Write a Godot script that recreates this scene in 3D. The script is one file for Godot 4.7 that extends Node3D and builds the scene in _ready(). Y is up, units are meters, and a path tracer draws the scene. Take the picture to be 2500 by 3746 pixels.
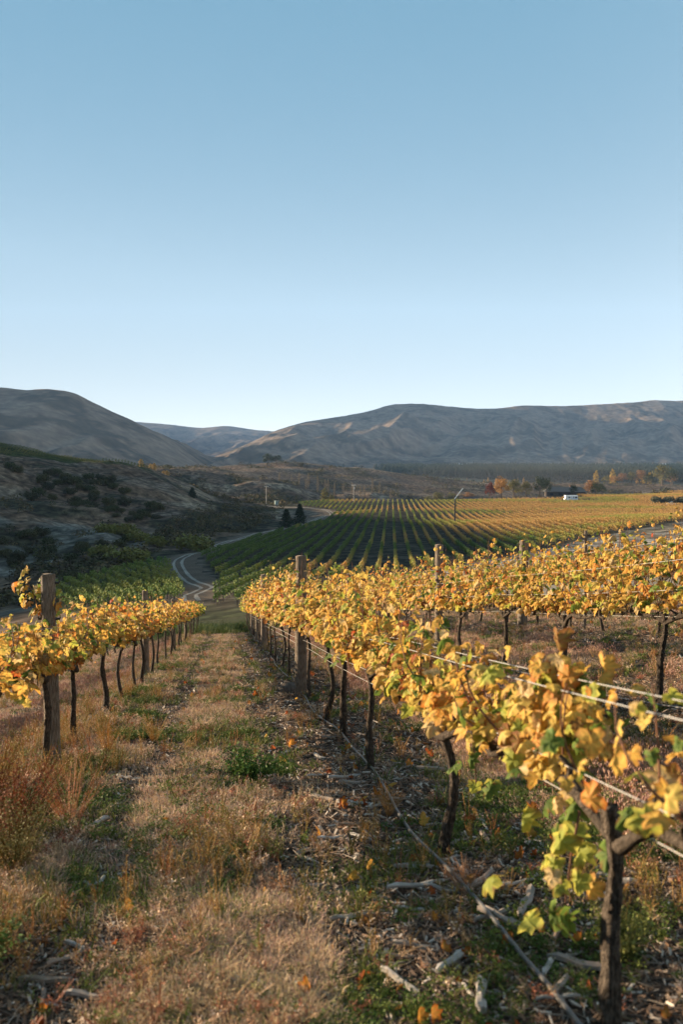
extends Node3D
# An autumn vineyard on a slope, low sun from the left and ahead. y = 0 is the height of the camera; x is right, -z is ahead; metres.

# Measured heights of the land (x, height, z): the terrain is a smooth surface through them.
const LAND := [Vector3(-11.2, -14.8, -78), Vector3(-14.8, -15.9, -85), Vector3(-23.2, -17.7, -95), Vector3(-31.4, -17.8, -95), Vector3(-21.6, -18.5, -115), Vector3(-17.4, -17.9, -112), Vector3(-28.3, -19.6, -150), Vector3(-28.5, -19.6, -163), Vector3(-30.5, -20.4, -158), Vector3(-38.3, -21.2, -148), Vector3(-44.5, -21.4, -135), Vector3(-54.8, -26.5, -240), Vector3(-57.8, -27.8, -300), Vector3(-50.3, -28.5, -380), Vector3(-39.7, -29.4, -430), Vector3(-81.5, -23.7, -215), Vector3(-75, -25.8, -190), Vector3(-84.2, -24.5, -245), Vector3(-100.3, -22.3, -255), Vector3(-62.7, -26.1, -258), Vector3(-121.7, -18.6, -310), Vector3(-141.1, -12.6, -360), Vector3(-164.4, -6.7, -420), Vector3(-95.4, -24, -300), Vector3(-114.2, -18, -360), Vector3(-136.1, -7.7, -430), Vector3(-77.7, -24, -320), Vector3(-94.4, -17.5, -390), Vector3(-99.8, -13.6, -440), Vector3(-72.9, -22, -400), Vector3(-61.1, -26.8, -365), Vector3(-87.4, -15.9, -455), Vector3(-203.4, -1.8, -520), Vector3(-162, -7.8, -520), Vector3(-113.4, -14.5, -500), Vector3(-121.5, -19.9, -800), Vector3(-95.1, -20.3, -850), Vector3(-118.2, -18.1, -650), Vector3(-66.4, -33.1, -620), Vector3(-69, -24.8, -645), Vector3(-41.6, -33.4, -620), Vector3(-43.2, -26.4, -645), Vector3(-91.3, -32.1, -600), Vector3(-98.1, -25.1, -645), Vector3(-62.8, -34.1, -560), Vector3(-68.6, -31.9, -450), Vector3(-42.7, -35.3, -520), Vector3(-42.8, -32, -500), Vector3(-33.9, -32.4, -470), Vector3(-38, -33.2, -390), Vector3(-33.8, -29.8, -300), Vector3(-30.7, -23.3, -215), Vector3(-13, -24.4, -275), Vector3(-3.4, -26.8, -360), Vector3(-19.4, -30.6, -460), Vector3(-19.1, -26.7, -300), Vector3(-28.1, -19.8, -163), Vector3(-24.2, -22.2, -215), Vector3(-21.7, -31.4, -515), Vector3(12, -31.4, -520), Vector3(83.9, -32, -530), Vector3(116.6, -31.3, -560), Vector3(235.5, -31.5, -600), Vector3(17.5, -25.5, -300), Vector3(12, -22.6, -205), Vector3(8.8, -20.3, -150), Vector3(-6.3, -20.3, -150), Vector3(-13.4, -19.8, -145), Vector3(47.6, -25.5, -300), Vector3(67.3, -22.1, -260), Vector3(93.2, -19.2, -237), Vector3(39.6, -19.2, -169), Vector3(23.2, -19.1, -146), Vector3(63.6, -18.8, -190), Vector3(67, -18.1, -170), Vector3(28.6, -14.9, -110), Vector3(-77.8, -15.1, -950), Vector3(-39.8, -17.5, -950), Vector3(-87.2, -20.6, -900), Vector3(7.2, -22.9, -900), Vector3(22.1, -20.6, -960), Vector3(55.1, -26, -950), Vector3(46.4, -35.9, -800), Vector3(-13.6, -27.9, -800), Vector3(-11.9, -38.8, -700), Vector3(22.8, -38.2, -690), Vector3(97.2, -32.3, -900), Vector3(80, -40.6, -740), Vector3(159.7, -38.9, -950), Vector3(233.1, -40.9, -1000), Vector3(277.4, -39.5, -900), Vector3(372.6, -40.3, -950), Vector3(-300, 36, -300), Vector3(-300, 46, -450), Vector3(-420, 82, -380), Vector3(-250, 8, -200), Vector3(-200, -14, -110), Vector3(-60, -22, -60), Vector3(-100, -30, -100), Vector3(-62, -24, -120), Vector3(60, -8, -60), Vector3(120, -14, -100), Vector3(100, -4, -20), Vector3(0, 4, 40), Vector3(-120, -20, -10), Vector3(-200, -14, -640), Vector3(-240, -16, -780), Vector3(-330, -15, -900), Vector3(-420, 10, -700), Vector3(350, -30, -400), Vector3(350, -22, -250), Vector3(250, -20, -160), Vector3(-40, -57, -1100), Vector3(300, -57, -1150), Vector3(0, -46, -620), Vector3(100, -50, -640), Vector3(240, -50, -700), Vector3(350, -50, -750), Vector3(-70, -30, -190), Vector3(-85, -32, -160), Vector3(300, 6, 20), Vector3(-300, 30, 0)]
# Ridge lines of the mountains round the valley.
const RIGHT_CREST := [Vector3(-517.3, -52.6, -3300), Vector3(-425.9, 0, -3500), Vector3(-339.2, 49.6, -3700), Vector3(-272.4, 84.9, -3800), Vector3(-163, 120, -3900), Vector3(12.1, 152.7, -4050), Vector3(136.2, 181.1, -4150), Vector3(247.8, 217.4, -4300), Vector3(380.4, 224.2, -4350), Vector3(450.4, 222.4, -4400), Vector3(684.4, 207.5, -4500), Vector3(827.7, 212, -4550), Vector3(950.9, 228, -4600), Vector3(1205.2, 230.6, -4700), Vector3(1588.1, 254.5, -4800), Vector3(1724.8, 269.1, -4850), Vector3(1908.2, 269.5, -4900), Vector3(2398.8, 284.8, -5000), Vector3(3399.9, 270.6, -5200)]
const LEFT_CREST := [Vector3(-3300, 980, -3100), Vector3(-2700, 850, -2850), Vector3(-2050, 560, -2550), Vector3(-1500, 290, -2350), Vector3(-1150, 175, -2250), Vector3(-875.3, 157, -2250), Vector3(-812, 152.1, -2260), Vector3(-759.2, 155, -2270), Vector3(-700.6, 146.7, -2280), Vector3(-667.1, 129.9, -2300), Vector3(-607, 98.2, -2330), Vector3(-565.9, 78.1, -2350), Vector3(-520.2, 53.2, -2380), Vector3(-473.2, 26.4, -2410), Vector3(-430.8, -3.6, -2440), Vector3(-394.9, -32.1, -2480), Vector3(-367.1, -56, -2500)]
const FAR_CREST := [Vector3(-2324.1, 277.8, -8000), Vector3(-1747.7, 238.2, -8000), Vector3(-1529, 218.4, -8000), Vector3(-1290.4, 194.6, -8000), Vector3(-1051.3, 210.5, -8000), Vector3(-812.6, 178.8, -8000), Vector3(-573.7, 158.9, -8000), Vector3(63.8, 119.2, -8000)]
# Round shrubs on the shaded hillside across the gully (x, z).
const SHRUBS := [Vector2(-141.1, -371.5), Vector2(-136.9, -368.5), Vector2(-127.7, -379), Vector2(-126, -385), Vector2(-126.1, -367), Vector2(-120.4, -356.5), Vector2(-119.7, -367), Vector2(-120.9, -380.5), Vector2(-116.7, -370), Vector2(-114.1, -371.5), Vector2(-110.1, -365.5), Vector2(-110.7, -353.5), Vector2(-119.1, -341.5), Vector2(-111.6, -335.5), Vector2(-118.9, -332.5), Vector2(-112.8, -388), Vector2(-108.8, -382), Vector2(-108.3, -391), Vector2(-106.3, -367), Vector2(-102.7, -361), Vector2(-99.9, -349), Vector2(-99.5, -335.5), Vector2(-104.4, -382), Vector2(-102.1, -383.5), Vector2(-99.2, -377.5), Vector2(-92.7, -371.5), Vector2(-102.3, -334), Vector2(-96.8, -323.5), Vector2(-92.3, -317.5), Vector2(-92.5, -325), Vector2(-96.4, -314.5), Vector2(-89.1, -332.5), Vector2(-85.3, -341.5), Vector2(-84.7, -323.5), Vector2(-82, -323.5), Vector2(-85.4, -313), Vector2(-74.4, -338.5), Vector2(-70.7, -332.5), Vector2(-72.6, -326.5), Vector2(-74.8, -323.5), Vector2(-76.3, -316), Vector2(-68, -316), Vector2(-81.1, -304), Vector2(-78.2, -301), Vector2(-73.1, -298), Vector2(-68.5, -203.5), Vector2(-68.5, -199), Vector2(-73.4, -203.5), Vector2(-60.4, -193), Vector2(-47.1, -151), Vector2(-73.7, -197.5), Vector2(-71.5, -211), Vector2(-61.8, -206.5), Vector2(-82.7, -211), Vector2(-82.1, -223), Vector2(-80.1, -223), Vector2(-78.9, -227.5), Vector2(-53.8, -215.5), Vector2(-52.8, -206.5), Vector2(-56.6, -205), Vector2(-57.9, -197.5), Vector2(-77.1, -199), Vector2(-73.7, -193), Vector2(-70.6, -301), Vector2(-69, -307), Vector2(-69.4, -268), Vector2(-66, -265)]
const TRACK := [Vector2(-16.2, -94.0), Vector2(-18.0, -103), Vector2(-17.6, -112.5), Vector2(-21.2, -122.5), Vector2(-25.5, -137.5), Vector2(-28.9, -152.5), Vector2(-29.8, -163), Vector2(-30.6, -185.0), Vector2(-28.5, -214.0), Vector2(-24.5, -250.0), Vector2(-18.3, -290), Vector2(-12.6, -322.0), Vector2(-7.5, -352), Vector2(-4.5, -395.0), Vector2(-6.3, -425.0), Vector2(-13.3, -446), Vector2(-26, -470.0), Vector2(-44, -482)]
const UX := -0.1333   # the foreground rows run along (UX, UZ) on the map; v is measured across them, to the right
const UZ := -0.9911
const SLOPE := 0.178

var rng := RandomNumberGenerator.new()
var land_w := PackedFloat64Array()
var grids: Array[Dictionary] = []
var rough := FastNoiseLite.new()      # broad lumps of wild ground
var patch := FastNoiseLite.new()      # patches of cover
var crumb := FastNoiseLite.new()      # small lumps of the vineyard soil
var ridged := FastNoiseLite.new()     # gullies and spurs
var M := {}
var used := {}
var main_field := PackedVector2Array([Vector2(-27, -164), Vector2(-22.5, -215), Vector2(-12.5, -275), Vector2(-3.6, -350), Vector2(-0.5, -400), Vector2(-3, -425), Vector2(-24, -474), Vector2(-24, -515), Vector2(12, -521), Vector2(84, -507), Vector2(138, -486), Vector2(150, -585), Vector2(236, -600), Vector2(330, -625), Vector2(330, -310), Vector2(97, -240), Vector2(42, -171), Vector2(25, -148), Vector2(10, -124), Vector2(-4, -96), Vector2(-6, -83), Vector2(-12, -84), Vector2(-15, -94), Vector2(-14.5, -106), Vector2(-19, -130)])
var west_field := PackedVector2Array([Vector2(-30.5, -156), Vector2(-38, -149), Vector2(-44.5, -136), Vector2(-40, -116), Vector2(-31, -96), Vector2(-24, -89), Vector2(-17.5, -94), Vector2(-20.5, -112), Vector2(-28, -140)])
var bench_field := PackedVector2Array([Vector2(-100, -462), Vector2(-125, -447), Vector2(-168, -436), Vector2(-215, -440), Vector2(-260, -520), Vector2(-200, -530), Vector2(-128, -512)])


# ---------------------------------------------------------------- helpers: naming

func numbered(called: String) -> String:
	var n: int = used.get(called, 0)
	used[called] = n + 1
	return called if n == 0 else "%s_%03d" % [called, n]


func tag(o: Node3D, label: String, category := "", group := "", kind := "") -> Node3D:
	o.set_meta("label", label)
	if category:
		o.set_meta("category", category)
	if group:
		o.set_meta("group", group)
	if kind:
		o.set_meta("kind", kind)
	return o


func base(called: String, at: Vector3, turn := 0.0) -> Node3D:
	var o := Node3D.new()
	o.name = numbered(called)
	o.position = at
	o.rotation.y = turn
	add_child(o)
	return o


func put(called: String, mesh: Mesh, parent: Node3D = null, at := Transform3D()) -> MeshInstance3D:
	var o := MeshInstance3D.new()
	o.mesh = mesh
	o.transform = at
	if parent:
		o.name = called
		parent.add_child(o, true)
	else:
		o.name = numbered(called)
		add_child(o)
	return o


func many(called: String, mesh: Mesh, places: Array, colors: Array, parent: Node3D = null) -> MultiMeshInstance3D:
	var mm := MultiMesh.new()
	mm.transform_format = MultiMesh.TRANSFORM_3D
	mm.use_colors = true
	mm.mesh = mesh
	mm.instance_count = places.size()
	for i in places.size():
		mm.set_instance_transform(i, places[i])
		mm.set_instance_color(i, colors[i])
	var o := MultiMeshInstance3D.new()
	o.multimesh = mm
	o.set_meta("kind", "stuff")
	if parent:
		o.name = called
		parent.add_child(o, true)
	else:
		o.name = numbered(called)
		add_child(o)
	return o


# ---------------------------------------------------------------- helpers: meshes

class Mb:
	var v := PackedVector3Array()
	var n := PackedVector3Array()
	var c := PackedColorArray()
	var i := PackedInt32Array()

	func point(p: Vector3, color: Color, normal := Vector3.ZERO) -> int:
		v.append(p)
		c.append(color)
		n.append(normal)
		return v.size() - 1

	func tri(a: int, b: int, d: int) -> void:
		i.append(a)
		i.append(b)
		i.append(d)

	func quad(a: Vector3, b: Vector3, d: Vector3, e: Vector3, color: Color) -> void:
		var k := point(a, color)
		point(b, color)
		point(d, color)
		point(e, color)
		tri(k, k + 1, k + 2)
		tri(k, k + 2, k + 3)

	func mesh(material: Material, smooth := false) -> ArrayMesh:
		var a := []
		a.resize(Mesh.ARRAY_MAX)
		a[Mesh.ARRAY_VERTEX] = v
		a[Mesh.ARRAY_COLOR] = c
		a[Mesh.ARRAY_INDEX] = i
		if smooth:
			a[Mesh.ARRAY_NORMAL] = n
		var m := ArrayMesh.new()
		m.add_surface_from_arrays(Mesh.PRIMITIVE_TRIANGLES, a)
		m.surface_set_material(0, material)
		return m

	func tube(points: Array, radii: Array, sides: int, color: Color, lumps := 0.0, noise: FastNoiseLite = null) -> void:
		var first := v.size()
		var last := points.size() - 1
		for k in points.size():
			var t: Vector3 = (points[mini(k + 1, last)] - points[maxi(k - 1, 0)]).normalized()
			var x := t.cross(Vector3(0.31, 0.17, 0.93)).normalized()
			if absf(t.y) < 0.7:
				x = t.cross(Vector3.UP).normalized()
			var y := t.cross(x)
			for s in sides:
				var a := TAU * s / sides
				var d := x * cos(a) + y * sin(a)
				var r: float = radii[k]
				if noise:
					r *= 1.0 + lumps * noise.get_noise_3d(points[k].x * 9.0 + d.x * 3.0, points[k].y * 9.0 + d.y * 3.0, points[k].z * 9.0 + d.z * 3.0)
				point(points[k] + d * r, color, d)
		for k in last:
			for s in sides:
				var a := first + k * sides + s
				var b := first + k * sides + (s + 1) % sides
				tri(a, a + sides, b)
				tri(b, a + sides, b + sides)
		var e := point(points[last], color, (points[last] - points[last - 1]).normalized())
		for s in sides:
			tri(first + last * sides + s, e, first + last * sides + (s + 1) % sides)

	func box(lo: Vector3, hi: Vector3, color: Color, at := Transform3D()) -> void:
		var p := []
		for k in 8:
			p.append(at * Vector3(hi.x if k & 1 else lo.x, hi.y if k & 2 else lo.y, hi.z if k & 4 else lo.z))
		for f in [[0, 1, 3, 2], [5, 4, 6, 7], [4, 0, 2, 6], [1, 5, 7, 3], [2, 3, 7, 6], [4, 5, 1, 0]]:
			quad(p[f[3]], p[f[2]], p[f[1]], p[f[0]], color)


func lin(r: float, g: float, b: float) -> Color:
	return Color(r, g, b)


func shade_noise(size: int, freq: float, octaves: int, lo: Color, hi: Color, type := FastNoiseLite.TYPE_SIMPLEX_SMOOTH, seed_ := 1) -> NoiseTexture2D:
	var f := FastNoiseLite.new()
	f.noise_type = type
	f.seed = seed_
	f.frequency = freq
	f.fractal_octaves = octaves
	f.fractal_gain = 0.62
	var t := NoiseTexture2D.new()
	t.width = size
	t.height = size
	t.seamless = true
	t.noise = f
	var g := Gradient.new()
	g.offsets = PackedFloat32Array([0.15, 0.85])
	g.colors = PackedColorArray([lo, hi])
	t.color_ramp = g
	return t


func material(called: String, roughness: float, spec := 0.3) -> StandardMaterial3D:
	var m := StandardMaterial3D.new()
	m.resource_name = called
	m.vertex_color_use_as_albedo = true
	m.roughness = roughness
	m.metallic_specular = spec
	M[called] = m
	return m


func make_materials() -> void:
	var m := material("soil", 0.95, 0.2)
	m.albedo_texture = shade_noise(1024, 0.02, 5, Color(0.58, 0.56, 0.54), Color(1, 1, 1))
	m.uv1_triplanar = true
	m.uv1_world_triplanar = true
	m.uv1_scale = Vector3.ONE * 0.55
	m.heightmap_enabled = true
	m.heightmap_texture = shade_noise(1024, 0.05, 5, Color(0, 0, 0), Color(1, 1, 1), FastNoiseLite.TYPE_SIMPLEX, 4)
	m.heightmap_scale = 3.0
	m = material("wild_land", 0.95, 0.15)
	m.albedo_texture = shade_noise(1024, 0.012, 7, Color(0.35, 0.35, 0.35), Color(1, 1, 1), FastNoiseLite.TYPE_SIMPLEX, 8)
	m.uv1_triplanar = true
	m.uv1_world_triplanar = true
	m.uv1_scale = Vector3.ONE * 0.014
	m = material("mountain_land", 0.95, 0.1)
	m.albedo_texture = shade_noise(1024, 0.012, 7, Color(0.66, 0.66, 0.66), Color(1, 1, 1), FastNoiseLite.TYPE_SIMPLEX, 9)
	m.uv1_triplanar = true
	m.uv1_world_triplanar = true
	m.uv1_scale = Vector3.ONE * 0.0016
	m = material("leaf", 0.62, 0.28)
	m.backlight_enabled = true
	m.backlight = Color(0.95, 0.95, 0.95)
	m = material("far_leaf", 0.7, 0.2)
	m.backlight_enabled = true
	m.backlight = Color(0.5, 0.5, 0.5)
	m = material("blade", 0.7, 0.25)
	m.backlight_enabled = true
	m.backlight = Color(0.6, 0.6, 0.6)
	m = material("bark", 0.9, 0.2)
	m.albedo_texture = shade_noise(512, 0.03, 4, Color(0.4, 0.4, 0.4), Color(1, 1, 1), FastNoiseLite.TYPE_SIMPLEX, 3)
	m.uv1_triplanar = true
	m.uv1_scale = Vector3(6, 1.2, 6)
	m.heightmap_enabled = true
	m.heightmap_texture = shade_noise(512, 0.05, 4, Color(0, 0, 0), Color(1, 1, 1), FastNoiseLite.TYPE_SIMPLEX, 5)
	m.heightmap_scale = 1.6
	m = material("post_wood", 0.85, 0.25)
	m.albedo_texture = shade_noise(512, 0.025, 5, Color(0.45, 0.42, 0.4), Color(1, 1, 1), FastNoiseLite.TYPE_SIMPLEX, 6)
	m.uv1_triplanar = true
	m.uv1_scale = Vector3(9, 0.55, 9)
	m.heightmap_enabled = true
	m.heightmap_texture = shade_noise(512, 0.04, 4, Color(0, 0, 0), Color(1, 1, 1), FastNoiseLite.TYPE_SIMPLEX, 7)
	m.heightmap_scale = 0.5
	material("chip", 0.85, 0.25)
	material("plain", 0.85, 0.25)
	material("twig", 0.75, 0.3)
	material("plastic", 0.4, 0.5)
	m = material("steel", 0.4, 0.5)
	m.metallic = 0.55


# ---------------------------------------------------------------- the land

func smooth(a: float, b: float, x: float) -> float:
	return smoothstep(a, b, x)


func solve_land() -> void:
	var n := LAND.size()
	var a := []
	for r in n:
		var row := PackedFloat64Array()
		row.resize(n + 1)
		for q in n:
			var dx: float = LAND[r].x - LAND[q].x
			var dz: float = LAND[r].z - LAND[q].z
			row[q] = sqrt(dx * dx + dz * dz + 400.0) - (4.0 if r == q else 0.0)
		row[n] = LAND[r].y + 24.0
		a.append(row)
	for k in n:
		var best := k
		for r in range(k + 1, n):
			if absf(a[r][k]) > absf(a[best][k]):
				best = r
		var t = a[k]
		a[k] = a[best]
		a[best] = t
		var pivot: PackedFloat64Array = a[k]
		for r in range(k + 1, n):
			var row: PackedFloat64Array = a[r]
			var f := row[k] / pivot[k]
			if f != 0.0:
				for q in range(k, n + 1):
					row[q] -= f * pivot[q]
				a[r] = row
	land_w.resize(n)
	for k in range(n - 1, -1, -1):
		var s: float = a[k][n]
		for q in range(k + 1, n):
			s -= a[k][q] * land_w[q]
		land_w[k] = s / a[k][k]


func across(x: float, z: float) -> Vector2:   # (u along the rows, v across them)
	return Vector2(x * UX + z * UZ, x * -UZ + z * UX)


func from_uv(u: float, v: float) -> Vector2:
	return Vector2(UX * u - UZ * v, UZ * u + UX * v)


func slope_height(u: float, v: float) -> float:
	var h := -1.4 - SLOPE * u
	if v > 1.2:
		h += 0.14 * minf(v - 1.2, 6.0) + 0.05 * maxf(v - 7.2, 0.0)
	if v < -1.7:
		h += 0.19 * maxf(v + 1.7, -10.0) + 0.25 * minf(v + 11.7, 0.0)
	# low mounds under the vines, wheel tracks between them
	for r in [-4.4, -1.53, 1.12, 3.8, 6.5, 9.2]:
		h += 0.05 * exp(-pow((v - r) / 0.35, 2.0))
	for r in [-0.65, 0.5]:
		h -= 0.03 * exp(-pow((v - r) / 0.2, 2.0))
	return h


func near_weight(u: float, v: float) -> float:
	return (1.0 - smooth(48.0, 74.0, u)) * smooth(-30.0, -14.0, v) * (1.0 - smooth(20.0, 48.0, v)) * smooth(-60.0, -25.0, u)


func wildness(x: float, z: float) -> float:
	var uv := across(x, z)
	var w := 1.0 - near_weight(uv.x, uv.y)
	var d := -z
	# smooth under the vineyards and along the track
	var edge := -58.0 if d < 165.0 else lerpf(-34.0, -14.0, (d - 165.0) / 185.0) if d < 350.0 else -34.0
	var tame := (1.0 - smooth(0.0, 16.0, edge - x)) * smooth(30.0, 70.0, d) * (1.0 - smooth(560.0, 610.0, d))
	w *= 1.0 - 0.9 * tame
	return w


func height(x: float, z: float) -> float:
	var uv := across(x, z)
	var w := near_weight(uv.x, uv.y)
	var h := 0.0
	if w > 0.0:
		h += w * (slope_height(uv.x, uv.y) + 0.035 * crumb.get_noise_2d(x, z) + 0.012 * crumb.get_noise_2d(x * 5.0, z * 5.0))
	if w < 1.0:
		var s := -24.0
		for k in LAND.size():
			var p: Vector3 = LAND[k]
			s += land_w[k] * sqrt((p.x - x) * (p.x - x) + (p.z - z) * (p.z - z) + 400.0)
		var d := -z
		if d > 1000.0 or x > 420.0 or x < -450.0 or d < -60.0:
			var far := maxf(smooth(1000.0, 1150.0, d), smooth(420.0, 700.0, x))
			s = lerpf(s, -57.0, far)
			s = clampf(s, -58.0, 80.0)
		var wild := wildness(x, z)
		var n := rough.get_noise_2d(x, z)
		var r := ridged.get_noise_2d(x, z)
		s += wild * (2.6 * n + 3.4 * r * smooth(100.0, 250.0, d) + 0.9 * rough.get_noise_2d(x * 4.0 + 60.0, z * 4.0))
		h += (1.0 - w) * s
	return h


func land(x: float, z: float) -> float:
	for g in grids:
		var fx: float = (x - g.x0) / g.step
		var fz: float = (z - g.z0) / g.step
		if fx >= 0.0 and fz >= 0.0 and fx < g.nx - 1.0 and fz < g.nz - 1.0:
			var i := int(fx)
			var j := int(fz)
			var h: PackedFloat32Array = g.h
			var k: int = j * g.nx + i
			var a := lerpf(h[k], h[k + 1], fx - i)
			return lerpf(a, lerpf(h[k + g.nx], h[k + g.nx + 1], fx - i), fz - j)
	return height(x, z)


func ground_at(u: float, v: float) -> Vector3:
	var p := from_uv(u, v)
	return Vector3(p.x, land(p.x, p.y), p.y)


func to_track(x: float, z: float) -> float:
	var best := 1e9
	var p := Vector2(x, z)
	for k in TRACK.size() - 1:
		best = minf(best, p.distance_to(Geometry2D.get_closest_point_to_segment(p, TRACK[k], TRACK[k + 1])))
	return best


func cover(x: float, z: float, steep: float) -> Color:
	var uv := across(x, z)
	var near := near_weight(uv.x, uv.y)
	var a := patch.get_noise_2d(x, z)
	var b := patch.get_noise_2d(x * 3.7 + 300.0, z * 3.7)
	var c := Color(0.17, 0.115, 0.08).lerp(Color(0.25, 0.17, 0.115), clampf(0.5 + a + 0.5 * b, 0.0, 1.0))
	if near < 1.0:
		var d := -z
		var scrub := smooth(0.05, 0.22, patch.get_noise_2d(x * 1.6 + 90.0, z * 1.6) + 0.3 * b + (0.16 if x > -75.0 and x < -25.0 and d > 180.0 and d < 620.0 else 0.0) - (0.1 if d > 750.0 else 0.0) - (0.14 if x < -62.0 and d > 250.0 and d < 480.0 else 0.0))
		c = c.lerp(Color(0.045, 0.05, 0.03), 0.85 * scrub)
		var pale := smooth(185.0, 200.0, d) * (1.0 - smooth(262.0, 285.0, d)) * (1.0 - smooth(-66.0, -56.0, x))
		scrub *= 1.0 - 0.8 * pale
		var bare := smooth(0.1 - 0.25 * pale, 0.3 - 0.2 * pale, patch.get_noise_2d(x * 2.1 - 500.0, z * 2.1) + 0.35 * b)
		c = c.lerp(Color(0.27, 0.26, 0.23), (0.7 if d < 275.0 else 0.3) * bare * (1.0 - scrub))
		c = c.lerp(Color(0.36, 0.29, 0.21), smooth(0.34, 0.6, steep) * (0.5 + 0.5 * clampf(b * 3.0, -1.0, 1.0)))
		# bare eroded banks of tan earth
		var bank := 0.0
		for s in [[-66, -378, 9, 26], [-56, -634, 26, 9], [-92, -628, 16, 8], [-38, -452, 9, 16], [-30, -418, 7, 20], [28, -700, 16, 14], [70, -760, 22, 12], [112, -830, 26, 14], [22, -958, 30, 12], [150, -900, 34, 14], [-20, -880, 26, 8]]:
			var e := Vector2((x - s[0]) / s[2], (z - s[1]) / s[3])
			bank = maxf(bank, 1.0 - e.length() + 1.3 * b)
		c = c.lerp(Color(0.38, 0.30, 0.215), 0.85 * smooth(0.15, 0.5, bank))
		if x > -26.0 and d < 100.0:
			c = Color(0.06, 0.07, 0.034).lerp(Color(0.09, 0.085, 0.045), clampf(0.5 + 2.0 * b, 0.0, 1.0))
		var p := Vector2(x, z)
		if d > 60.0 and d < 640.0:
			if Geometry2D.is_point_in_polygon(p, main_field):
				c = Color(0.07, 0.062, 0.038).lerp(Color(0.10, 0.085, 0.06), clampf(0.5 + 1.5 * b, 0.0, 1.0))
			elif Geometry2D.is_point_in_polygon(p, west_field) or Geometry2D.is_point_in_polygon(p, bench_field):
				c = Color(0.085, 0.10, 0.035)
			elif x > -45.0 and d < 500.0:
				var t := to_track(x, z)
				c = c.lerp(Color(0.15, 0.115, 0.09).lerp(Color(0.18, 0.145, 0.115), clampf(0.5 + b, 0.0, 1.0)), 1.0 - smooth(3.0, 6.5, t))
			if x > 6.0 and d < 260.0 and not Geometry2D.is_point_in_polygon(p, main_field):
				c = c.lerp(Color(0.46, 0.41, 0.35).lerp(Color(0.30, 0.24, 0.16), clampf(0.4 + 2.0 * b, 0.0, 1.0)), 0.9)
	if near > 0.0:
		var lane := Color(0.27, 0.195, 0.14).lerp(Color(0.14, 0.10, 0.075), clampf(0.5 + 2.0 * b, 0.0, 1.0))
		var mulch := smooth(0.1, 0.4, uv.y) * (1.0 - smooth(1.7, 2.2, uv.y)) + 0.8 * smooth(-1.05, -0.85, uv.y) * (1.0 - smooth(-0.55, -0.35, uv.y)) + 0.8 * exp(-pow((uv.y - 3.8) / 0.7, 2.0)) + 0.8 * exp(-pow((uv.y - 6.5) / 0.7, 2.0))
		lane = lane.lerp(Color(0.095, 0.068, 0.052), clampf(mulch, 0.0, 1.0))
		lane = lane.lerp(Color(0.07, 0.08, 0.04), 0.8 * smooth(41.0, 47.0, uv.x))
		c = c.lerp(lane, near)
	return c


func land_patch(mb: Mb, x0: float, x1: float, z0: float, z1: float, step: float, hole := Rect2(), sink := 0.0) -> void:
	var nx := int(round((x1 - x0) / step)) + 1
	var nz := int(round((z1 - z0) / step)) + 1
	var h := PackedFloat32Array()
	h.resize(nx * nz)
	var inside := hole.grow(-2.0 * step) if hole.has_area() else Rect2()
	for j in nz:
		for i in nx:
			var p := Vector2(x0 + i * step, z0 + j * step)
			if inside.has_area() and inside.grow(-step).has_point(p):
				continue
			var y := height(p.x, p.y)
			if hole.has_area() and hole.has_point(p):
				y -= sink
			h[j * nx + i] = y
	grids.append({"x0": x0, "z0": z0, "step": step, "nx": nx, "nz": nz, "h": h})
	var first := mb.v.size()
	for j in nz:
		for i in nx:
			var k := j * nx + i
			var i0 := maxi(i - 1, 0)
			var i1 := mini(i + 1, nx - 1)
			var j0 := maxi(j - 1, 0)
			var j1 := mini(j + 1, nz - 1)
			var gx := (h[j * nx + i1] - h[j * nx + i0]) / (step * (i1 - i0))
			var gz := (h[j1 * nx + i] - h[j0 * nx + i]) / (step * (j1 - j0))
			var x := x0 + i * step
			var z := z0 + j * step
			if inside.has_area() and inside.grow(-step).has_point(Vector2(x, z)):
				mb.point(Vector3(x, 0, z), Color.BLACK, Vector3.UP)
				continue
			mb.point(Vector3(x, h[k], z), cover(x, z, sqrt(gx * gx + gz * gz)), Vector3(-gx, 1, -gz).normalized())
	for j in nz - 1:
		for i in nx - 1:
			var x := x0 + i * step
			var z := z0 + j * step
			if inside.has_area() and inside.has_point(Vector2(x, z)) and inside.has_point(Vector2(x + step, z + step)):
				continue
			var a := first + j * nx + i
			mb.tri(a, a + 1, a + nx + 1)
			mb.tri(a, a + nx + 1, a + nx)


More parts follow.
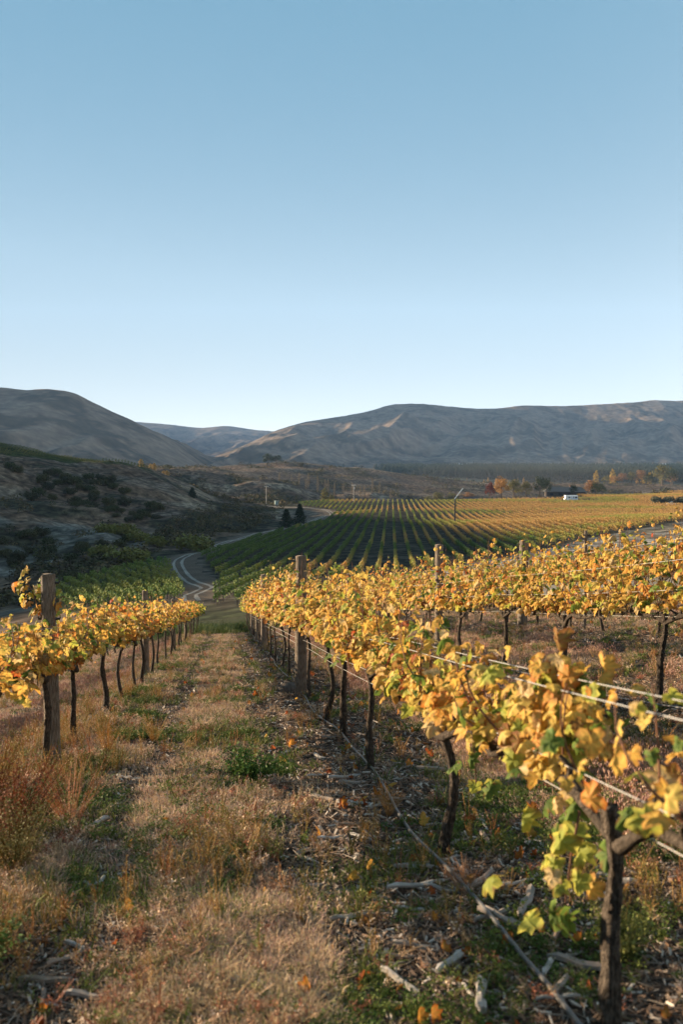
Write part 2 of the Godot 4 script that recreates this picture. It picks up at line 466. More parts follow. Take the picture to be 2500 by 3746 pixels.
func build_land() -> void:
	var near := Mb.new()
	land_patch(near, -5.0, 7.0, -15.0, 1.0, 0.1)
	land_patch(near, -30.0, 45.0, -75.0, 9.0, 0.5, Rect2(-5.0, -15.0, 12.0, 16.0), 0.06)
	tag(put("ground", near.mesh(M.soil, true)), "sloping vineyard ground with dry soil, mulch and trodden lane", "", "", "structure")
	var mid := Mb.new()
	land_patch(mid, -150.0, 174.0, -270.0, 18.0, 1.5, Rect2(-30.0, -75.0, 75.0, 84.0), 0.3)
	land_patch(mid, -360.0, 414.0, -717.0, 120.0, 3.0, Rect2(-150.0, -270.0, 324.0, 288.0), 0.5)
	land_patch(mid, -1110.0, 1290.0, -1320.0, 480.0, 15.0, Rect2(-360.0, -717.0, 774.0, 837.0), 1.5)
	tag(put("terrain", mid.mesh(M.wild_land, true)), "hillsides, gully and terraces round the valley vineyards", "", "", "structure")
	# the flat valley floor out to the foot of the mountains
	var far := Mb.new()
	for j in 41:
		for i in 61:
			var x := -6000.0 + i * 200.0
			var z := -1200.0 - j * 220.0
			var b := patch.get_noise_2d(x * 0.25, z * 0.25)
			far.point(Vector3(x, -57.6 + 2.0 * rough.get_noise_2d(x * 0.1, z * 0.1), z), Color(0.11, 0.105, 0.06).lerp(Color(0.2, 0.17, 0.11), clampf(0.5 + 2.0 * b, 0.0, 1.0)), Vector3.UP)
	for j in 40:
		for i in 60:
			var a := j * 61 + i
			far.tri(a, a + 62, a + 1)
			far.tri(a, a + 61, a + 62)
	tag(put("valley_floor", far.mesh(M.mountain_land, true)), "flat valley floor reaching to the mountains", "", "", "structure")


func ribbon(called: String, label: String, line: Array, wide: float, lift: float, color: Color, shift: float) -> void:
	var curve := Curve2D.new()
	for k in line.size():
		var t: Vector2 = (line[mini(k + 1, line.size() - 1)] - line[maxi(k - 1, 0)]) * 0.17
		curve.add_point(line[k], -t, t)
	var long := curve.get_baked_length()
	var mb := Mb.new()
	var n := int(long / 0.8)
	for k in n + 1:
		var p := curve.sample_baked(long * k / n, true)
		var q := curve.sample_baked(minf(long * k / n + 0.5, long), true)
		if k == n:
			q = p + (p - curve.sample_baked(long - 0.5, true))
		var side := (q - p).normalized().orthogonal()
		var w := wide * (1.0 + 0.4 * rough.get_noise_2d(k * 7.0, shift * 50.0))
		for s in 5:
			var e := p + side * (shift + w * (s - 2) / 4.0)
			mb.point(Vector3(e.x, land(e.x, e.y) + lift - (0.05 if s == 0 or s == 4 else 0.0), e.y), color.lerp(color * 0.75, clampf(0.5 + 1.5 * patch.get_noise_2d(e.x * 9.0, e.y * 9.0), 0.0, 1.0)), Vector3.UP)
	for k in n:
		for s in 4:
			var a := k * 5 + s
			mb.tri(a, a + 1, a + 6)
			mb.tri(a, a + 6, a + 5)
	tag(put(called, mb.mesh(M.soil, true)), label, "", "", "structure")


func mountain(called: String, label: String, crest_: Array, foot: float, front: float, back: float, spur: float, tone: Color, dark: Color, steps: int, seed_: int) -> void:
	var crest := Curve3D.new()
	for k in crest_.size():
		var t: Vector3 = (crest_[mini(k + 1, crest_.size() - 1)] - crest_[maxi(k - 1, 0)]) * 0.15
		crest.add_point(crest_[k], -t, t)
	var long := crest.get_baked_length()
	var gully := FastNoiseLite.new()
	gully.seed = seed_
	gully.noise_type = FastNoiseLite.TYPE_SIMPLEX_SMOOTH
	gully.fractal_type = FastNoiseLite.FRACTAL_RIDGED
	gully.fractal_octaves = 4
	gully.frequency = 0.0009
	var fine := FastNoiseLite.new()
	fine.seed = seed_ + 1
	fine.fractal_octaves = 5
	fine.frequency = 0.004
	var mb := Mb.new()
	var rows := 84
	var ahead := 64   # rows of the grid on the near side of the crest
	var hs := PackedVector3Array()
	for k in steps + 1:
		var c := crest.sample_baked(long * k / steps, true)
		for r in rows + 1:
			var s := float(r - ahead) / ahead if r <= ahead else float(r - ahead) / (rows - ahead)
			var z := c.z - s * front if s < 0.0 else c.z - s * back
			var bend := 90.0 * fine.get_noise_2d(c.x * 0.3, z * 0.3)
			var x := c.x + bend * absf(s)
			var fall := 1.0 - absf(s)
			var body := pow(fall, 1.25) * (1.0 + 0.25 * absf(s))
			var y := foot + (c.y - foot) * minf(body, 1.0)
			var window := minf(1.0, absf(s) * 2.6) * minf(1.0, fall * 3.0) * clampf((c.y - foot) / 120.0, 0.0, 1.0)
			y += window * (spur * 1.3 * minf(1.0, absf(s) * 1.6 + 0.15) * (gully.get_noise_2d(x * 1.2 + 0.3 * z, z * 0.36) - 0.35) + 0.16 * spur * fine.get_noise_2d(x, z))
			y = minf(y, c.y - (c.y - foot) * (0.4 * absf(s)))
			y += minf(1.0, absf(s) * 30.0) * 2.5 * fine.get_noise_2d(x * 4.0, z * 4.0) + 2.0 * fine.get_noise_2d(x * 3.0, 77.0)
			if fall <= 0.0:
				y = foot - 12.0
			hs.append(Vector3(x, y, z))
	var wide := rows + 1
	for k in steps + 1:
		for r in wide:
			var p := hs[k * wide + r]
			var a := hs[maxi(k - 1, 0) * wide + r]
			var b := hs[mini(k + 1, steps) * wide + r]
			var c := hs[k * wide + maxi(r - 1, 0)]
			var d := hs[k * wide + mini(r + 1, rows)]
			var nrm := (b - a).cross(d - c).normalized()
			if nrm.y < 0.0:
				nrm = -nrm
			var m := fine.get_noise_2d(p.x * 1.1 + 500.0, p.z * 1.1) + 0.5 * fine.get_noise_2d(p.x * 4.0, p.z * 4.0)
			var low := 1.0 - clampf((p.y - foot) / 160.0, 0.0, 1.0)
			var scrub := smooth(0.10, 0.32, m + 0.16 * low)
			mb.point(p, tone.lerp(tone * 1.3, clampf(0.5 - 1.6 * m, 0.0, 1.0)).lerp(dark, 0.8 * scrub), nrm)
	for k in steps:
		for r in rows:
			var a := k * wide + r
			mb.tri(a, a + wide + 1, a + wide)
			mb.tri(a, a + 1, a + wide + 1)
	# winding: crest runs to +x while rows run to -z, so the faces above look up
	tag(put(called, mb.mesh(M.mountain_land, true)), label, "", "", "structure")


func build_mountains() -> void:
	# one and the same dry grass and brush on all the mountains
	var hill := Color(0.195, 0.145, 0.108)
	var brush := Color(0.085, 0.072, 0.052)
	mountain("mountain", "broad bare mountain across the valley with sunlit crest", RIGHT_CREST, -60.0, 1450.0, 1500.0, 80.0, hill, brush, 560, 11)
	mountain("mountain", "steep shaded mountain on the left beyond the bench vineyard", LEFT_CREST, -62.0, 900.0, 900.0, 60.0, hill, brush, 340, 23)
	mountain("mountain", "distant hazy ridge in the gap between the two mountains", FAR_CREST, -62.0, 2000.0, 1500.0, 90.0, hill, brush, 160, 37)
	# the range goes on to the left of the view; its shadow lies over the valley
	var west := [Vector3(-1650, 60, -3700), Vector3(-2000, 260, -4500), Vector3(-2450, 680, -5250), Vector3(-3050, 1270, -5850), Vector3(-3900, 1620, -6250), Vector3(-5000, 1640, -6550), Vector3(-6200, 1500, -6700)]
	mountain("mountain", "high range continuing beyond the left edge of the view", west, -62.0, 1900.0, 1900.0, 120.0, hill, brush, 120, 41)


# ---------------------------------------------------------------- valley vineyards

func leaf_clump(seed_: int, count: int, size: Vector3, leaf: float) -> ArrayMesh:
	var r := RandomNumberGenerator.new()
	r.seed = seed_
	var mb := Mb.new()
	for k in count:
		var d := Vector3(r.randf_range(-1, 1), r.randf_range(-1, 1), r.randf_range(-1, 1))
		if d.length() > 1.25:
			d = d.normalized() * r.randf_range(0.7, 1.15)
		var p := d * size * 0.5
		var nrm := (d + Vector3(r.randfn(), r.randfn() + 0.4, r.randfn()) * 0.6).normalized()
		var t := nrm.cross(Vector3(r.randfn(), r.randfn(), r.randfn())).normalized() * leaf * r.randf_range(0.6, 1.15) * 0.5
		var s := nrm.cross(t) * r.randf_range(0.7, 1.0)
		var g := r.randf_range(0.72, 1.1)
		mb.quad(p - t * 1.1, p - s + t * 0.15, p + t, p + s + t * 0.1, Color(g, g * r.randf_range(0.92, 1.05), g * 0.95))
	return mb.mesh(M.far_leaf)


func ordinal(n: int) -> String:
	var w := ["first", "second", "third", "fourth", "fifth", "sixth", "seventh", "eighth", "ninth", "tenth"]
	if n <= 10:
		return w[n - 1]
	var t := n % 100
	if t > 10 and t < 14:
		return "%dth" % n
	return "%d%s" % [n, ["th", "st", "nd", "rd", "th", "th", "th", "th", "th", "th"][n % 10]]


func field_tint(x: float, z: float, which: int) -> Color:
	var a := patch.get_noise_2d(x * 1.3, z * 1.3)
	var j := rng.randf()
	var green := Color(0.065, 0.105, 0.03).lerp(Color(0.11, 0.15, 0.035), j)
	var gold := Color(0.36, 0.24, 0.08).lerp(Color(0.37, 0.20, 0.07), j)
	var lime := Color(0.24, 0.23, 0.05)
	if which == 0:
		var ripe := clampf((x + 30.0) / 95.0 + 1.2 * a - 0.08 + 0.22 * smooth(300.0, 460.0, -z), 0.0, 1.0)
		ripe = ripe * (1.0 - 0.55 * smooth(0.02, 0.3, patch.get_noise_2d(x * 0.9 + 700.0, z * 0.9)))
		return green.lerp(lime, smooth(0.1, 0.5, ripe)).lerp(gold, smooth(0.35, 0.95, ripe + 0.25 * (j - 0.5)))
	if which == 1:
		return Color(0.075, 0.14, 0.03).lerp(Color(0.22, 0.21, 0.05), clampf(0.35 + 1.6 * a + 0.4 * (j - 0.5), 0.0, 1.0))
	return Color(0.06, 0.085, 0.022).lerp(Color(0.24, 0.18, 0.045), clampf(0.2 + 1.5 * a + 0.3 * (j - 0.5), 0.0, 1.0))


func vineyard_block(poly: PackedVector2Array, azimuth: float, spacing: float, step: float, which: int, label: String, group: String, clump: ArrayMesh, trunk: ArrayMesh, limit: float) -> void:
	var d := Vector2(sin(deg_to_rad(azimuth)), -cos(deg_to_rad(azimuth)))
	var n := Vector2(-d.y, d.x)
	var lo := 1e9
	var hi := -1e9
	for p in poly:
		lo = minf(lo, p.dot(n))
		hi = maxf(hi, p.dot(n))
	var count := 0
	var c := lo + spacing * 0.5
	while c < hi:
		var ends := []
		var xf := []
		var cols := []
		var stems := []
		var t := -700.0
		var k := 0
		while t < 700.0:
			var p := n * c + d * t
			t += step * (1.0 if p.length() < 330.0 else 1.5)
			if absf(p.x) > 0.43 * absf(p.y) + 12.0 or p.x > limit or not Geometry2D.is_point_in_polygon(p, poly):
				continue
			if which == 0 and (p.distance_to(Vector2(126, -466)) < 11.0 or p.distance_to(Vector2(163, -430)) < 9.0):
				continue
			k += 1
			if rng.randf() < 0.045:
				continue
			var q := p + n * rng.randf_range(-0.12, 0.12) * (4.0 if which == 1 else 1.0)
			var y := land(q.x, q.y)
			var s := rng.randf_range(0.85, 1.15) * (1.0 if p.length() < 330.0 else 1.25)
			var b := Basis(Vector3.UP, -deg_to_rad(azimuth) + (PI if rng.randf() < 0.5 else 0.0) + rng.randf_range(-0.2, 0.2)).scaled_local(Vector3(rng.randf_range(0.8, 1.2), rng.randf_range(0.75, 1.15), s))
			xf.append(Transform3D(b, Vector3(q.x, y + 1.08 + rng.randf_range(-0.1, 0.14), q.y)))
			cols.append(field_tint(q.x, q.y, which))
			if k % 2 == 0:
				stems.append(Transform3D(Basis(Vector3.UP, rng.randf() * 3.0).scaled(Vector3(1, rng.randf_range(0.9, 1.1), 1)), Vector3(p.x, y - 0.05, p.y)))
			ends.append(p)
		c += spacing
		if xf.size() < 3:
			continue
		count += 1
		var at: Vector2 = ends[0]
		var o := base("vine_row", Vector3(at.x, land(at.x, at.y), at.y))
		for a in [xf, stems]:
			for i in a.size():
				a[i].origin -= o.position
		many("foliage", clump, xf, cols, o)
		var browns := []
		for i in stems.size():
			browns.append(Color(0.07, 0.055, 0.045))
		if stems.size():
			many("trunks", trunk, stems, browns, o)
		tag(o, label % ordinal(count), "vine row", group)


func build_vineyards() -> void:
	var clump := leaf_clump(5, 42, Vector3(0.5, 1.12, 1.25), 0.23)
	var mb := Mb.new()
	mb.tube([Vector3(0, 0, 0), Vector3(0.04, 0.4, 0), Vector3(0, 0.8, 0.03)], [0.05, 0.045, 0.05], 5, Color.WHITE)
	var trunk := mb.mesh(M.plain)
	vineyard_block(main_field, 3.3, 2.65, 0.9, 0, "valley vine row of green to golden leaves, %s from the vineyard's left edge", "vine rows of the valley vineyard", clump, trunk, 246.0)
	vineyard_block(west_field, -24.0, 2.1, 0.85, 1, "shaded green vine row on the knoll beside the track, %s from its left", "vine rows on the knoll beside the track", clump, trunk, 100.0)
	vineyard_block(bench_field, -68.0, 2.8, 1.3, 2, "dark vine row on the bench above the left hillside, %s from the lower edge", "vine rows on the upper left bench", clump, trunk, 100.0)


# ---------------------------------------------------------------- trees and shrubs

func crown_leaves(mb: Mb, r: RandomNumberGenerator, centre: Vector3, radius: Vector3, count: int, leaf: float, a: Color, b: Color) -> void:
	for k in count:
		var d := Vector3(r.randfn(), r.randfn(), r.randfn()).normalized() * pow(r.randf(), 0.4)
		var p := centre + d * radius
		var nrm := (d + Vector3(r.randfn(), r.randfn() + 0.3, r.randfn()) * 0.7).normalized()
		var t := nrm.cross(Vector3(r.randfn(), r.randfn(), r.randfn())).normalized() * leaf * r.randf_range(0.6, 1.2) * 0.5
		var s := nrm.cross(t) * 0.8
		mb.quad(p - t, p - s, p + t, p + s, a.lerp(b, r.randf()))


# kinds: 0 round tree, 1 columnar poplar, 2 conifer, 3 low round shrub, 4 bare poplar
func tree_meshes(kind: int, seed_: int, a: Color, b: Color) -> Array:
	var r := RandomNumberGenerator.new()
	r.seed = seed_
	var wood := Mb.new()
	var crown := Mb.new()
	var brown := Color(0.10, 0.08, 0.065)
	var high: float = [1.0, 1.0, 1.0, 0.6, 1.0][kind]
	if kind != 3:
		wood.tube([Vector3(0, -0.03, 0), Vector3(0.006, 0.3, 0.004), Vector3(-0.004, 0.65, 0), Vector3(0, 0.95, 0)], [0.03, 0.022, 0.013, 0.004], 7, brown)
	if kind == 0:
		for k in 9:
			var an := k * 2.4
			var y := 0.28 + 0.06 * k
			var e := Vector3(cos(an) * 0.3, y + 0.16, sin(an) * 0.3) * Vector3(1.0 - 0.07 * k, 1, 1.0 - 0.07 * k)
			wood.tube([Vector3(0, y - 0.05, 0), e * 0.55 + Vector3(0, y * 0.45, 0), e], [0.012, 0.008, 0.003], 5, brown)
			crown_leaves(crown, r, e, Vector3(0.2, 0.17, 0.2) * r.randf_range(0.8, 1.15), 120, 0.055, a, b)
		crown_leaves(crown, r, Vector3(0, 0.78, 0), Vector3(0.2, 0.2, 0.2), 160, 0.055, a, b)
	elif kind == 1 or kind == 4:
		var n := 26
		for k in n:
			var y := 0.06 + 0.88 * k / n
			var w := 0.085 * minf(minf(1.0, 0.45 + 2.4 * k / n), 0.25 + 2.6 * (1.0 - float(k) / n))
			var an := k * 2.4
			var e := Vector3(cos(an) * w * 0.8, y + 0.06, sin(an) * w * 0.8)
			wood.tube([Vector3(0, y - 0.04, 0), e], [0.006, 0.002], 4, brown)
			crown_leaves(crown, r, e, Vector3(w * 0.75, 0.055, w * 0.75), 60 if kind == 1 else 12, 0.036, a, b)
	elif kind == 2:
		for k in 15:
			var f := k / 15.0
			var y := 0.08 + 0.88 * f
			var w := 0.25 * (1.0 - f) + 0.02
			for q in 7:
				var an := q * TAU / 7.0 + k * 0.7 + r.randf_range(-0.3, 0.3)
				var e := Vector3(cos(an) * w, y - 0.05 + r.randf_range(-0.02, 0.02), sin(an) * w) * Vector3(r.randf_range(0.7, 1.15), 1, 1)
				wood.tube([Vector3(0, y, 0), e], [0.005, 0.002], 3, brown)
				for m in 4:
					crown_leaves(crown, r, Vector3(0, y, 0).lerp(e, 0.3 + 0.23 * m), Vector3(0.045, 0.022, 0.045), 9, 0.04, a, b)
	else:
		for k in 9:
			var an := k * 2.4
			var e := Vector3(cos(an) * 0.3, 0.22 + 0.16 * r.randf(), sin(an) * 0.3) * (0.5 + 0.5 * r.randf())
			e.y = 0.16 + 0.2 * r.randf()
			wood.tube([Vector3(0, -0.05, 0), e], [0.015, 0.005], 4, brown)
			crown_leaves(crown, r, e, Vector3(0.26, 0.2, 0.26), 95, 0.09, a, b)
	return [wood.mesh(M.plain), crown.mesh(M.far_leaf)]


func tree(called: String, meshes: Array, x: float, z: float, size: Vector3, label: String, category: String, group := "", turn := -1.0) -> Node3D:
	var o := base(called, Vector3(x, land(x, z), z), turn if turn >= 0.0 else rng.randf() * TAU)
	var s := Transform3D(Basis.from_scale(size), Vector3.ZERO)
	put("trunk" if category == "tree" else "stems", meshes[0], o, s)
	put("crown", meshes[1], o, s)
	return tag(o, label, category, group)


func build_plants_of_the_valley() -> void:
	# shrubs one can count on the hillside across the gully
	var kinds := [tree_meshes(3, 31, Color(0.032, 0.042, 0.02), Color(0.055, 0.062, 0.028)), tree_meshes(3, 32, Color(0.04, 0.046, 0.022), Color(0.075, 0.07, 0.03)), tree_meshes(3, 33, Color(0.03, 0.036, 0.02), Color(0.05, 0.05, 0.028))]
	var order := range(SHRUBS.size())
	order.sort_custom(func(p, q): return SHRUBS[p].x / -SHRUBS[p].y < SHRUBS[q].x / -SHRUBS[q].y)
	var seen_in := {}
	for k in order:
		var p: Vector2 = SHRUBS[k]
		var band := "high, just under the bench edge" if p.y < -364.0 else "in the upper middle of the slope" if p.y < -330.0 else "in the lower middle of the slope" if p.y < -255.0 else "near the gully floor"
		seen_in[band] = seen_in.get(band, 0) + 1
		var w := rng.randf_range(3.8, 6.0) * (1.15 if p.y < -330.0 else 0.75)
		tree("shrub", kinds[k % 3], p.x, p.y, Vector3(w * rng.randf_range(0.9, 1.25), w * rng.randf_range(0.95, 1.25), w), "dark round hillside shrub %s, %s from the left there" % [band, ordinal(seen_in[band])], "shrub", "round shrubs on the shaded hillside")
	# yellow-green willows on the gully floor
	var willow := tree_meshes(3, 40, Color(0.10, 0.105, 0.03), Color(0.15, 0.14, 0.04))
	var w_at := [Vector2(-57, -228), Vector2(-50, -214), Vector2(-63, -233), Vector2(-46, -178), Vector2(-40, -166), Vector2(-52, -190), Vector2(-34, -198), Vector2(-31, -190), Vector2(-44, -205)]
	for k in w_at.size():
		tree("willow_bush", willow, w_at[k].x, w_at[k].y, Vector3(9, 6.5, 8) * rng.randf_range(0.7, 1.1), "yellowish green bush on the gully floor behind the knoll, bush number %s from the farthest" % ordinal(k + 1), "bush", "willow bushes in the gully")
	# scrub nobody could count, in the gully and over the hills behind
	var places := []
	var tints := []
	var small := leaf_clump(9, 40, Vector3(2.6, 1.9, 2.6), 0.5)
	var tries := 0
	while places.size() < 4300 and tries < 60000:
		tries += 1
		var d := 110.0 * pow(1050.0 / 110.0, rng.randf())
		var x := rng.randf_range(-0.45, 0.42) * d
		if x > -30.0 and d < 560.0 or d > 1000.0 and x > 100.0:
			continue
		var p := Vector2(x, -d)
		if Geometry2D.is_point_in_polygon(p, west_field) or Geometry2D.is_point_in_polygon(p, bench_field) or to_track(x, -d) < 10.0:
			continue
		var gully := x > -80.0 and d > 170.0 and d < 620.0
		if patch.get_noise_2d(x * 1.6 + 90.0, -d * 1.6) + (0.25 if gully else 0.0) + rng.randf_range(-0.12, 0.12) < 0.17:
			continue
		if x < -60.0 and d < 480.0 and d > 230.0 and rng.randf() < 0.93:
			continue
		if x < -54.0 and d > 185.0 and d <= 270.0 and rng.randf() < 0.85:
			continue
		var s := 0.35 + 1.3 * pow(rng.randf(), 1.7)
		s *= 1.0 if d < 500.0 else 1.6
		places.append(Transform3D(Basis(Vector3.UP, rng.randf() * TAU).scaled(Vector3(s, s * rng.randf_range(0.7, 1.1), s)), Vector3(x, land(x, -d) + 0.5 * s, -d)))
		tints.append([Color(0.035, 0.042, 0.024), Color(0.06, 0.05, 0.036), Color(0.05, 0.058, 0.024)][rng.randi() % 3].lerp(Color(0.14, 0.11, 0.055), pow(rng.randf(), 1.6)))
	tag(many("scrub", small, places, tints), "dark low scrub covering the gully and the hills behind", "scrub")
	# two conifers by the road, and single trees
	var fir := tree_meshes(2, 51, Color(0.018, 0.03, 0.018), Color(0.035, 0.05, 0.026))
	tree("conifer_tree", fir, -19.1, -300, Vector3(11.5, 7.2, 11.5), "dark conifer above the road bend, left one of the pair", "tree", "pair of conifers by the road bend")
	tree("conifer_tree", fir, -15.3, -318, Vector3(11, 8.2, 11), "dark conifer above the road bend, right and taller one of the pair", "tree", "pair of conifers by the road bend")
	tree("conifer_tree", fir, -69, -402, Vector3(10, 5.5, 10), "dark spiky tree at the top of the pale cliff nose", "tree")
	tree("conifer_tree", fir, 14.5, -560, Vector3(9, 7, 9), "dark little conifer behind the left end of the valley vineyard", "tree")
	var gold := tree_meshes(1, 61, Color(0.30, 0.22, 0.05), Color(0.42, 0.27, 0.06))
	var olive := tree_meshes(1, 62, Color(0.14, 0.13, 0.045), Color(0.22, 0.18, 0.06))
	var tan_ := tree_meshes(1, 63, Color(0.34, 0.22, 0.085), Color(0.40, 0.25, 0.09))
	var bare := tree_meshes(4, 64, Color(0.16, 0.12, 0.08), Color(0.22, 0.16, 0.09))
	var pop := [[316, -1080, 21.0, "second tallest golden poplar behind the vineyard, at the left of its group", 0], [338, -1085, 23.0, "tallest narrow golden poplar behind the vineyard", 0], [303, -1075, 9.0, "short golden poplar at the far left of the lit poplars", 0], [329, -1090, 11.0, "short pale poplar between the two tallest poplars", 1], [367, -1080, 13.0, "small orange poplar right of the tallest pair", 2], [378, -1090, 18.0, "broad golden poplar, left of two touching ones right of the small orange poplar", 0], [386, -1090, 18.5, "broad golden poplar, right of two touching ones right of the small orange poplar", 0], [404, -1100, 17.0, "dull green poplar right of the lit golden poplars", 1]]
	for p in pop:
		tree("poplar_tree", [gold, olive, tan_][p[4]], p[0], p[1], Vector3(p[2] * 1.6, p[2] * 1.3, p[2] * 1.6), p[3], "tree", "lit poplars behind the vineyard")
	for k in 15:
		var x := 178.0 + k * 5.6 + rng.randf_range(-1.2, 1.2)
		tree("poplar_tree", tan_ if k % 3 else bare, x, -1240.0 + 3.0 * k, Vector3(16, rng.randf_range(11, 17), 16), "pale brown poplar in the far line before the dark forest, %s from the left" % ordinal(k + 1), "tree", "line of far brown poplars")
	for k in 16:
		var x := -48.0 + k * 5.6 + rng.randf_range(-3, 3)
		tree("poplar_tree", bare, x, -690.0 + rng.randf_range(-40, 40), Vector3(11, rng.randf_range(8, 15), 11), "thin nearly bare poplar on the brown hill behind the vineyard, %s from the left" % ordinal(k + 1), "tree", "bare poplars on the brown hill")
	tree("poplar_tree", olive, -11.0, -560, Vector3(22, 13, 22), "yellowish poplar behind the upper left vineyard corner, taller of two", "tree")
	tree("poplar_tree", olive, -6.5, -565, Vector3(26, 9, 26), "yellowish poplar behind the upper left vineyard corner, shorter of two", "tree")
	var round_ := {"orange": tree_meshes(0, 71, Color(0.30, 0.16, 0.05), Color(0.40, 0.21, 0.06)), "russet": tree_meshes(0, 72, Color(0.20, 0.11, 0.06), Color(0.28, 0.15, 0.07)), "olive": tree_meshes(0, 73, Color(0.10, 0.10, 0.04), Color(0.17, 0.14, 0.05)), "dark": tree_meshes(0, 74, Color(0.03, 0.042, 0.022), Color(0.055, 0.065, 0.03)), "wine": tree_meshes(0, 75, Color(0.11, 0.035, 0.03), Color(0.16, 0.05, 0.035)), "grey": tree_meshes(0, 76, Color(0.10, 0.11, 0.08), Color(0.15, 0.155, 0.11))}
	var trees := [["orange", 96, -522, 11, 12, "round orange tree left of the house"], ["wine", 90, -527, 7, 10, "dark red tree left of the orange tree by the house"], ["olive", 105, -530, 11, 10.5, "olive brown tree right of the orange tree by the house"], ["olive", 113, -532, 9, 9, "olive green tree between the brown tree and the dark tree by the house"], ["dark", 121, -530, 9, 11.5, "tall dark green tree left of the house roof"], ["dark", 126, -534, 7, 10.5, "dark green tree touching the left end of the house roof"], ["dark", 140, -524, 6, 6.5, "dark bush in front of the house wall"], ["dark", 152, -520, 6.5, 8, "dark tree between the house and the white camper van"], ["dark", 157, -524, 6, 7, "dark tree just left of the white camper van"], ["russet", 161, -560, 11, 10, "pinkish brown tree behind the white camper van"], ["olive", 73, -572, 10, 8.5, "dull green tree behind the vineyard left of the fan pole"], ["olive", 64, -574, 11, 10, "dull yellow green tree behind the vineyard, left of the fan pole group"], ["russet", 84, -572, 10, 8, "brownish tree behind the vineyard right of the fan pole"], ["olive", 57, -572, 9, 8, "yellow green tree at the left of the trees behind the fan pole"], ["russet", 318, -985, 14, 12, "brown tree in the right valley, nearest the poplars"], ["olive", 327, -980, 13, 13, "olive tree in the right valley beside a brown tree"], ["russet", 336, -975, 16, 16, "tall brown tree among the trees right of the poplars"], ["dark", 341, -965, 15, 12, "dark tree among the trees right of the poplars"], ["orange", 308, -985, 13, 9, "low orange tree right of the poplars"], ["olive", 343, -930, 24, 19, "broad green tree near the right edge behind the vineyard"], ["dark", 358, -945, 18, 17, "dark tree behind the broad green tree at the right edge"], ["russet", 371, -975, 15, 13, "brown tree at the right edge behind the vineyard"], ["olive", 292, -960, 11, 9, "small olive tree below the broad golden poplars"], ["dark", -78, -930, 14, 12, "dark tree on the skyline of the brown hill"], ["dark", -70, -935, 16, 9, "lower dark tree beside the one on the brown hill skyline"]]
	for t in trees:
		tree("round_tree", round_[t[0]], t[1], t[2], Vector3(t[3] * 1.2, t[4] * 1.08, t[3] * 1.2), t[5], "tree", "")
	# olives beside the parked cars at the right
	var grey := tree_meshes(3, 81, Color(0.07, 0.075, 0.045), Color(0.115, 0.115, 0.07))
	for q in [[157, -432, "left"], [162, -431, "middle"], [168, -430, "right"]]:
		tree("olive_bush", grey, q[0], q[1], Vector3(7, 8.5, 7), "grey green bush by the parked cars at the right, %s one of three" % q[2], "bush", "bushes by the parked cars")
	var net := tree_meshes(3, 82, Color(0.20, 0.21, 0.16), Color(0.28, 0.28, 0.22))
	for k in 14:
		tree("olive_bush", net, 606.0 * (0.276 + 0.0066 * k), -606.0 - k * 1.0, Vector3(8, 5.5, 7), "pale grey green bush in the line along the far vineyard edge, %s from the left" % ordinal(k + 1), "bush", "pale bushes along the far vineyard edge")
	# golden tussock clumps at the end of the bench
	var straw := tree_meshes(1, 83, Color(0.32, 0.23, 0.10), Color(0.40, 0.29, 0.13))
	for k in 5:
		tree("poplar_tree", straw, -112.0 + k * 3.6, -487.0 - 8.0 * (k % 2), Vector3(14, rng.randf_range(4, 7.5), 14), "small straw coloured poplar at the tip of the bench vineyard, %s from the left" % ordinal(k + 1), "tree", "small poplars at the tip of the bench")
	# the pine plantation on the valley floor: one dark mass
	var pine := Mb.new()
	var r := RandomNumberGenerator.new()
	r.seed = 6
	for k in 6:
		var y := 0.12 + 0.14 * k
		var w := 0.26 * (1.0 - k / 6.5)
		for q in 6:
			var an := q * TAU / 6.0 + k * 0.6
			var e := Vector3(cos(an) * w, y - 0.04, sin(an) * w) * r.randf_range(0.85, 1.2)
			var s := Vector3(-sin(an), 0, cos(an)) * w * 0.5
			var g := r.randf_range(0.8, 1.1)
			pine.quad(Vector3(0, y + 0.17, 0), e + s, e * 1.12 - Vector3(0, 0.03, 0), e - s, Color(g, g, g))
	var pines := []
	var greens := []
	for k in 8200:
		var x := rng.randf_range(40.0, 1250.0)
		var d := rng.randf_range(1480.0, 2500.0)
		var left := 0.047 * d if d > 2050.0 else lerpf(330.0, 96.0, smooth(1480.0, 2050.0, d))
		if x < left + 40.0 * rough.get_noise_1d(d) or x > 0.46 * d:
			continue
		var h := rng.randf_range(15, 21)
		pines.append(Transform3D(Basis(Vector3.UP, rng.randf() * TAU).scaled(Vector3(h * 1.25, h, h * 1.25)), Vector3(x, -58.0, -d)))
		greens.append(Color(0.022, 0.035, 0.022).lerp(Color(0.04, 0.05, 0.028), rng.randf()))
	tag(many("pine_plantation", pine.mesh(M.far_leaf), pines, greens), "dark pine plantation covering the valley floor", "forest")
	# scattered trees at the foot of the mountain
	pines = []
	greens = []
	for k in 700:
		var d := rng.randf_range(2500.0, 3500.0)
		var x := rng.randf_range(-0.12, 0.45) * d
		if patch.get_noise_2d(x * 0.3, d * 0.3) < 0.02:
			continue
		var h := rng.randf_range(8, 18)
		pines.append(Transform3D(Basis(Vector3.UP, rng.randf() * TAU).scaled(Vector3(h * 1.6, h, h * 1.6)), Vector3(x, -58.0, -d)))
		greens.append(Color(0.035, 0.045, 0.026).lerp(Color(0.12, 0.09, 0.05), pow(rng.randf(), 2.0)))
	tag(many("far_woods", pine.mesh(M.far_leaf), pines, greens), "far scattered woods at the foot of the broad mountain", "woods")


# ---------------------------------------------------------------- things in the valley

